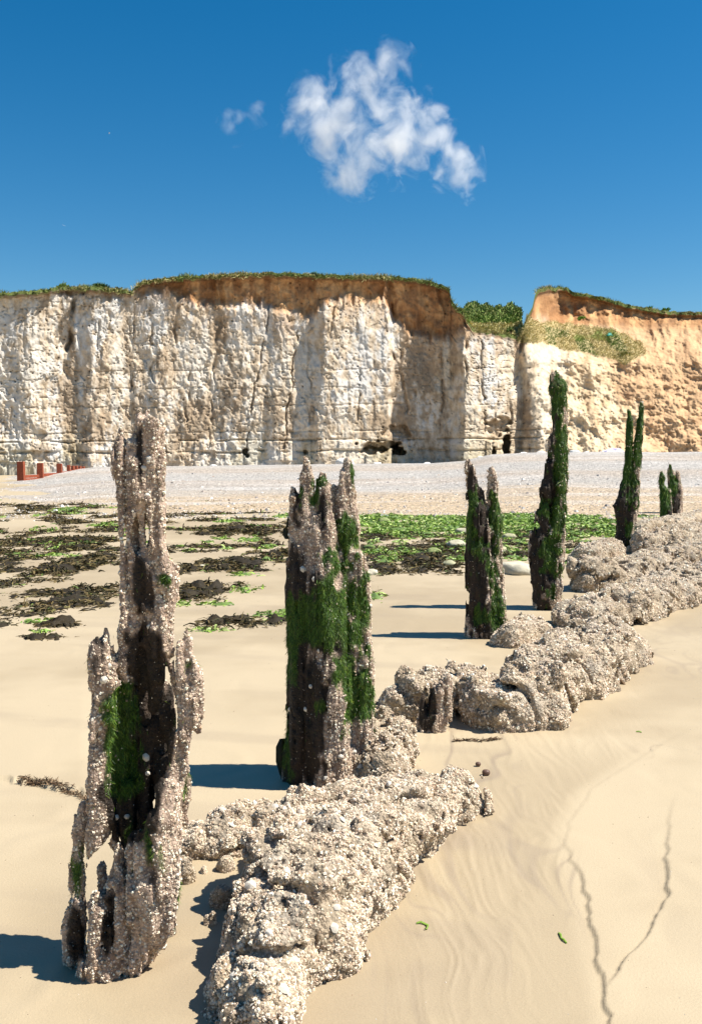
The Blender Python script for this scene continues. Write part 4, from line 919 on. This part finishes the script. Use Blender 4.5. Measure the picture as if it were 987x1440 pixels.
# chalk falls at the cliff foot
for i, (a, b, w, lb) in enumerate([(484,648,13,'bright white chalk block at the cliff foot behind the right peak of the thick post'),(735,636,7,'small white chalk block at the cliff foot left of the leaning post'),(760,637,8,'white chalk lump at the cliff foot just behind the leaning post'),(808,634,8,'white chalk lump at the cliff foot right of the leaning post'),(825,634,6,'small white chalk lump left of the pale sheet'),(600,646,6,'chalk block at the edge of the cliff shadow'),(676,641,5,'little chalk block below the bright buttress'),(530,647,6,'grey chalk block in front of the dark sea cave'),(300,650,6,'chalk block at the cliff foot right of the nearest post top'),(790,637,5,'smallest white chalk lump in the group behind the leaning post')]):
    Yb = 57.5 + .3 * (i % 3); X, Z = unp(a, b, Yb); r = w * Yb / F * .8
    z0 = float(shingle_z(np.array([float(X)]), np.array([Yb]))[0])
    o = blob('chalk_block', (float(X), Yb, z0 + r * .35), r * 1.2, r, r * .75, MAT['stone'], (.74, .72, .66), 300 + i, rough=.4)
    tag(o, lb, 'chalk block', 'fallen chalk blocks')

# ------------------------------------------------------------------ loose pebbles
def pebbles():
    n = 9000; Y = 21.5 + rng.random(n) ** 1.7 * 24; X = rng.uniform(-.6, .6, n) * Y
    near = rng.random(n) < .12; Y[near] = rng.uniform(20.5, 24, near.sum())
    z = np.maximum(shingle_z(X, Y), sand_z(X, Y)); R = rng.uniform(.012, .035, n) * (1 + 1.5 * (rng.random(n) < .06))
    N = np.tile([[0, 0, 1.]], (n, 1)) + rng.normal(0, .1, (n, 3)); N /= np.linalg.norm(N, axis=1, keepdims=True)
    cols = colmix(n, (.60, .56, .52), (.42, .38, .36), (.72, .69, .64), (.48, .38, .30), (.25, .22, .20))
    V = np.stack([X, Y, z], -1); o = shells(V, N, R, cols, 'loose_pebbles'); o.data.materials.clear(); o.data.materials.append(MAT['pebble']); o['kind'] = 'stuff'
pebbles()
def fragments():
    n = 1500; Y = 2.3 + rng.random(n) ** 1.3 * 12; X = rng.uniform(-.6, .6, n) * Y; z = sand_z(X, Y)
    N = np.tile([[0, 0, 1.]], (n, 1)) + rng.normal(0, .25, (n, 3)); N /= np.linalg.norm(N, axis=1, keepdims=True)
    R = rng.uniform(.0008, .0028, n) * (Y / 3) ** .4
    o = shells(np.stack([X, Y, z], -1), N, R, colmix(n, (.25, .2, .15), (.6, .55, .48), (.10, .08, .06), (.35, .24, .16)), 'shell_fragments'); o['kind'] = 'stuff'
fragments()

# ------------------------------------------------------------------ small finds
def strandline(name, pts, label, n, L=(.01, .03), wid=.012, col=((.12, .07, .04), (.25, .16, .09), (.06, .04, .02)), h=.012):
    P = np.array([gnd(*p) for p in pts]); t = rng.uniform(0, len(P) - 1.001, n); i = t.astype(int); q = (t - i)[:, None]
    XY = P[i] * (1 - q) + P[i + 1] * q + rng.normal(0, wid, (n, 2)) * np.array([1, .8])
    X, Y = XY[:, 0], XY[:, 1]; Pz = np.stack([X, Y, sand_z(X, Y) + rng.uniform(0, h, n)], -1)
    D = np.stack([rng.normal(0, 1, n), rng.normal(0, .6, n), rng.normal(0, .25, n)], -1)
    o = strips(Pz, D, rng.uniform(*L, n), rng.uniform(.003, .008, n), rng.normal(0, .003, (n, 3)), colmix(n, *col), name, MAT['wrack']); return tag(o, label, 'seaweed')
strandline('strandline_weed', [(30,1102),(47,1105),(70,1108),(95,1116),(128,1128)], 'thin brown line of dried weed on a sand ledge left of the nearest post', 700)
strandline('driftwood_twig', [(636,1043),(655,1042),(680,1043),(700,1041)], 'thin dark twig on the sand under the long middle rock', 260, wid=.004, L=(.01, .03))['category'] = 'twig'
def green_scrap(px, py, pts, label):
    x, y = gnd(px, py); V = []; w = .0035
    P = [np.array([x + a * .01, y + b * .012]) for a, b in pts]
    for k, p in enumerate(P):
        d = P[min(k + 1, len(P) - 1)] - P[max(k - 1, 0)]; d /= np.linalg.norm(d) + 1e-9; nrm = np.array([-d[1], d[0]]); z = float(sand_z(np.array([p[0]]), np.array([p[1]]))[0]) + .003 + .004 * (k % 2)
        ww = w * (1 - .6 * abs(k / (len(P) - 1) - .4)); V += [[*(p - nrm * ww), z], [*(p + nrm * ww), z + .002], [*(p + nrm * ww), z - .002], [*(p - nrm * ww), z - .003]]
    Fs = []
    for k in range(len(P) - 1):
        a = 4 * k
        for j in range(4): Fs.append([a + j, a + (j + 1) % 4, a + 4 + (j + 1) % 4, a + 4 + j])
    o = mesh_np('weed_scrap', np.array(V), np.array(Fs), MAT['weed'], np.tile([[.16, .26, .03]], (len(V), 1))); tag(o, label, 'seaweed', 'green weed scraps on the sand')
green_scrap(592, 1305, [(-1.5, 1), (0, 1.2), (1.4, .6), (2.2, -.6), (1.6, -2), (1.0, -2.4)], 'curled scrap of green weed on the sand right of the big rock')
green_scrap(789, 1322, [(-.3, 2.5), (0, 1), (-.2, -.2), (.3, -1.4), (.9, -2.6)], 'straight scrap of green weed on the rippled sand beside the ledge')
green_scrap(898, 1031, [(-1.6, .4), (0, 0), (1.2, -.6)], 'tiny scrap of green weed on the smooth sand at upper right')
for (a, b, r, lb) in [(672, 1077, .012, 'dark winkle on the tip of the big rock, the upper of two'), (683, 1090, .017, 'larger dark winkle on sand beside the tip of the big rock')]:
    x, y = gnd(a, b)
    o = blob('winkle', (x, y, r * .8), r * 1.2, r, r * .9, MAT['snail'], (.1, .07, .05), int(a), sub=2, rough=.1); tag(o, lb, 'shell')
def weed_frond(px, py, Y, pts, w, label, col=(.02, .022, .01), name='wrack_frond'):
    V = []; P = []
    for (a, b, ww) in pts:
        X, Z = unp(a, b, Y); P.append((float(X), float(Z), ww * Y / F))
    for k, (X, Z, ww) in enumerate(P):
        yy = Y + .012 * math.sin(k * 1.7); V += [[X - ww, yy, Z], [X, yy - .006, Z + .004], [X + ww, yy + .004, Z], [X, yy + .006, Z]]
    Fs = []
    for k in range(len(P) - 1):
        a = 4 * k
        for j in range(4): Fs.append([a + j, a + (j + 1) % 4, a + 4 + (j + 1) % 4, a + 4 + j])
    o = mesh_np(name, np.array(V), np.array(Fs), MAT['wrack'], np.tile([col], (len(V), 1))); return tag(o, label, 'seaweed')
weed_frond(0, 0, P2Y, [(404,1040,3),(399,1040,6),(395,1050,7),(396,1070,8),(400,1090,7),(404,1105,4),(408,1120,2)], 1, 'large dark wrack frond hanging at the lower left of the thick post')
weed_frond(0, 0, P2Y, [(414,723,1),(409,723,1.2),(405,730,1.2),(404,740,1.5),(403,744,5),(403,752,6),(405,758,4)], 1, 'dark bladder of wrack on a thin stalk at the upper left of the thick post')
x_, y_ = gnd(878, 962)
weed_frond(0, 0, y_, [(866,955,2),(872,956,3),(876,962,3),(882,968,1.5)], 1, 'brown frond sticking out at the right foot of the long middle rock', (.12, .07, .03))

# ------------------------------------------------------------------ red timber groyne at the far left
def box(name, loc, sx, sy, sz, mat, parent=None, rot=0, taper=.92):
    V = np.array([[a * sx, b * sy, 0] for a, b in ((-1,-1),(1,-1),(1,1),(-1,1))] + [[a * sx * taper, b * sy * taper, sz] for a, b in ((-1,-1),(1,-1),(1,1),(-1,1))]) * np.array([.5, .5, 1])
    Q = np.array([[0,3,2,1],[4,5,6,7],[0,1,5,4],[1,2,6,5],[2,3,7,6],[3,0,4,7]])
    o = mesh_np(name, V, Q, mat, None, parent, smooth_sh=False); o.location = loc; o.rotation_euler = (0, 0, rot); b = o.modifiers.new('b', 'BEVEL'); b.width = .012; b.segments = 2; return o
gr = empty('timber_groyne', (-17.5, 50, .2), 'rust-red timber groyne of posts and planks under the cliff at the far left', 'groyne')
ends = []
for i, (a, top, bot, w, Y) in enumerate([(30,649,672,10,47.5),(57,651,669,8.5,49),(84,652,667,7.5,50.5),(97,654,664,4.5,52.5),(103,655,663,4,53.5),(108,655,662,3.5,54.5),(113,655.5,661,3,55.5),(118,656,660,3,56)]):
    X, Zt = unp(a, top, Y); _, Zb = unp(a, bot, Y); p = box('post', (float(X), Y, float(Zb) - .35), w * Y / F, .26, float(Zt - Zb) + .35, MAT['rust'], rot=rng.uniform(-.1, .1)); setparent(p, gr); ends.append((float(X), Y, float(Zb)))
for i in range(len(ends) - 1):
    a, b = np.array(ends[i]), np.array(ends[i + 1]); d = b - a; L = float(np.hypot(d[0], d[1])); m = (a + b) / 2
    for k in range(2):
        p = box('plank', (float(m[0]) , float(m[1]) + .02, float(m[2]) - .22 + .17 * k), L * .96, .07, .15, MAT['rust'], rot=math.atan2(d[1], d[0])); setparent(p, gr)
# pale sheet and teal scrap
def crumple(name, px, py, Y, w, h, d, cols, label, cat, seed, mat):
    X, Z = unp(px, py, Y); n = 26; g = np.linspace(-1, 1, n); U, W = np.meshgrid(g, g); rr = np.maximum(np.abs(U), np.abs(W))
    z = h * np.clip(1 - rr ** 2, 0, 1) ** .6 * (.75 + .5 * fbm(U * 3, W * 3, s=seed)) ; V = np.stack([U * w, W * d, z], -1).reshape(-1, 3)
    V[:, :2] += (.12 * w * np.stack([noise(U * 2, W * 2, s=seed + 1), noise(U * 2, W * 2, s=seed + 2)], -1)).reshape(-1, 2)
    t = (noise(U * 2.2, W * 2.2, s=seed + 3) > 0).reshape(-1)[:, None]; col = np.where(t, np.array(cols[0]), np.array(cols[1]))
    o = mesh_np(name, V, mk_grid(n, n), mat, col, smooth_sh=True); o.location = (float(X), Y, float(Z)); return tag(o, label, cat)
crumple('crumpled_sheet', 861, 637, 57, .62, .35, .5, [(.42, .38, .66), (.75, .72, .74)], 'crumpled lilac and white sheet lying at the cliff foot by the forked post', 'sheet', 411, MAT['sheet'])
tx, ty, tz = cliffpt(856, 469)
o = crumple('plastic_scrap', 856, 473, ty - .25, .27, .34, .25, [(.02, .33, .25)] * 2, 'small teal plastic scrap on the dry grass ledge', 'litter', 431, MAT['teal'])

# ------------------------------------------------------------------ cloud and gulls
def cloud(name, label, blobs, Y, dens, seed, warp=135):
    """one closed body of overlapping puffs; its vapour is an uneven volume"""
    pts = []
    for (a, b, r) in blobs:
        X, Z = unp(a, b, Y); pts.append((float(X), Y, float(Z), r * Y / F * .9))
    A_ = np.array(pts); vox = 6.0
    lo = (A_[:, :3] - A_[:, 3:]).min(0) - 30; hi = (A_[:, :3] + A_[:, 3:]).max(0) + 30; nn = np.ceil((hi - lo) / vox).astype(int) + 1
    gx = (lo[0] + np.arange(nn[0]) * vox)[:, None, None]; gy = (lo[1] + np.arange(nn[1]) * vox)[None, :, None]; gz = (lo[2] + np.arange(nn[2]) * vox)[None, None, :]
    f = np.full(tuple(nn), 99., np.float32)
    for (x, y, z, r) in pts: f = smin(f, (np.sqrt((gx - x) ** 2 + ((gy - y) / .9) ** 2 + (gz - z) ** 2) - r * 1.2 - 5).astype(np.float32), 8.)
    V, Q = surface_nets(f, lo, vox)
    m = bpy.data.materials.new('cloud_vapour'); m.use_nodes = True; nt = m.node_tree; nt.nodes.remove(nt.nodes['Principled BSDF']); L = nt.links
    out = nt.nodes['Material Output']; pv = nt.nodes.new('ShaderNodeVolumePrincipled'); pv.inputs['Color'].default_value = (1, 1, 1, 1); pv.inputs['Anisotropy'].default_value = .3
    tc = nt.nodes.new('ShaderNodeTexCoord')
    wn = nt.nodes.new('ShaderNodeTexNoise'); wn.inputs['Scale'].default_value = .011; wn.inputs['Detail'].default_value = 6; wn.inputs['Roughness'].default_value = .6
    L.new(tc.outputs['Object'], wn.inputs['Vector'])
    wsub = nt.nodes.new('ShaderNodeVectorMath'); wsub.operation = 'SUBTRACT'; wsub.inputs[1].default_value = (.5, .5, .5); L.new(wn.outputs['Color'], wsub.inputs[0])
    wsc = nt.nodes.new('ShaderNodeVectorMath'); wsc.operation = 'SCALE'; wsc.inputs['Scale'].default_value = warp; L.new(wsub.outputs[0], wsc.inputs[0])
    wadd = nt.nodes.new('ShaderNodeVectorMath'); wadd.operation = 'ADD'; L.new(wsc.outputs[0], wadd.inputs[0]); L.new(tc.outputs['Object'], wadd.inputs[1])
    prev = None
    for (x, y, z, r) in pts:
        vm = nt.nodes.new('ShaderNodeVectorMath'); vm.operation = 'DISTANCE'; vm.inputs[1].default_value = (x, y, z); L.new(wadd.outputs[0], vm.inputs[0])
        mr = nt.nodes.new('ShaderNodeMapRange'); mr.inputs[1].default_value = 0; mr.inputs[2].default_value = r; mr.inputs[3].default_value = 1; mr.inputs[4].default_value = 0; L.new(vm.outputs['Value'], mr.inputs[0])
        if prev is None: prev = mr.outputs[0]
        else:
            mm = nt.nodes.new('ShaderNodeMath'); mm.operation = 'MAXIMUM'; L.new(prev, mm.inputs[0]); L.new(mr.outputs[0], mm.inputs[1]); prev = mm.outputs[0]
    nz = nt.nodes.new('ShaderNodeTexNoise'); nz.inputs['Scale'].default_value = .021; nz.inputs['Detail'].default_value = 10; nz.inputs['Roughness'].default_value = .66; nz.inputs['Distortion'].default_value = .6
    L.new(tc.outputs['Object'], nz.inputs['Vector'])
    ad = nt.nodes.new('ShaderNodeMath'); ad.operation = 'MULTIPLY_ADD'; ad.inputs[1].default_value = 5.0; ad.inputs[2].default_value = -2.9; L.new(nz.outputs[0], ad.inputs[0])
    a2 = nt.nodes.new('ShaderNodeMath'); a2.operation = 'MULTIPLY_ADD'; a2.inputs[1].default_value = 1.35; L.new(prev, a2.inputs[0]); L.new(ad.outputs[0], a2.inputs[2])
    cl = nt.nodes.new('ShaderNodeClamp'); L.new(a2.outputs[0], cl.inputs[0])
    ml = nt.nodes.new('ShaderNodeMath'); ml.operation = 'MULTIPLY'; ml.inputs[1].default_value = dens; L.new(cl.outputs[0], ml.inputs[0]); L.new(ml.outputs[0], pv.inputs['Density'])
    L.new(pv.outputs[0], out.inputs['Volume'])
    o = mesh_np(name, V, Q, m); return tag(o, label, 'cloud')
cloud('cloud', 'large ragged white cloud alone in the blue sky', [(520,110,46),(545,100,40),(490,125,42),(455,140,40),(430,165,34),(415,180,22),(500,165,62),(540,190,60),(480,190,50),(500,225,48),(490,250,30),(590,165,44),(605,160,36),(560,215,44),(610,215,40),(640,222,34),(652,245,26),(657,264,20),(600,236,34)], 1400, .024, 1)
cloud('cloud', 'small faint wisp of cloud left of the large one', [(360,153,20),(322,168,18),(328,183,18),(340,170,14)], 1400, .010, 2, 60)
def gull(px, py, Y, label):
    X, Z = unp(px, py, Y); s_ = .75; V = []; 
    prof = [(-1, 0, .16, .02), (-.55, .02, .22, .10), (0, 0, .28, .0), (.55, .02, .22, .10), (1, 0, .16, .02)]
    V = []; Q = []
    for (x, y, ch, z) in [(-.95, -.12, .04, -.02), (-.5, .02, .13, .14), (-.12, .02, .18, .05), (.12, .02, .18, .05), (.5, .02, .13, .14), (.95, -.12, .04, -.02)]:
        V += [[x, y + ch, z], [x, y - ch, z], [x, y, z + .025]]
    for k in range(5):
        a = 3 * k; Q += [[a, a + 1, a + 4, a + 3], [a + 1, a + 2, a + 5, a + 4], [a + 2, a, a + 3, a + 5]]
    n0 = len(V)
    for (y, r) in [(-.42, .01), (-.3, .07), (-.05, .10), (.2, .07), (.38, .035), (.45, .06)]:
        for j in range(4): an = j * math.pi / 2; V.append([r * math.cos(an), y * -1, r * math.sin(an) + .02])
    for k in range(5):
        for j in range(4): a = n0 + 4 * k; Q.append([a + j, a + (j + 1) % 4, a + 4 + (j + 1) % 4, a + 4 + j])
    o = mesh_np('gull', np.array(V) * s_, np.array(Q), MAT['gull'], smooth_sh=True); o.location = (float(X), Y, float(Z)); o.rotation_euler = (.3, .35, rng.uniform(0, 3)); tag(o, label, 'bird')
gull(154, 187, 420, 'tiny white gull high in the sky left of the small wisp of cloud')
gull(90, 317, 380, 'tiny white gull lower in the sky near the left edge')
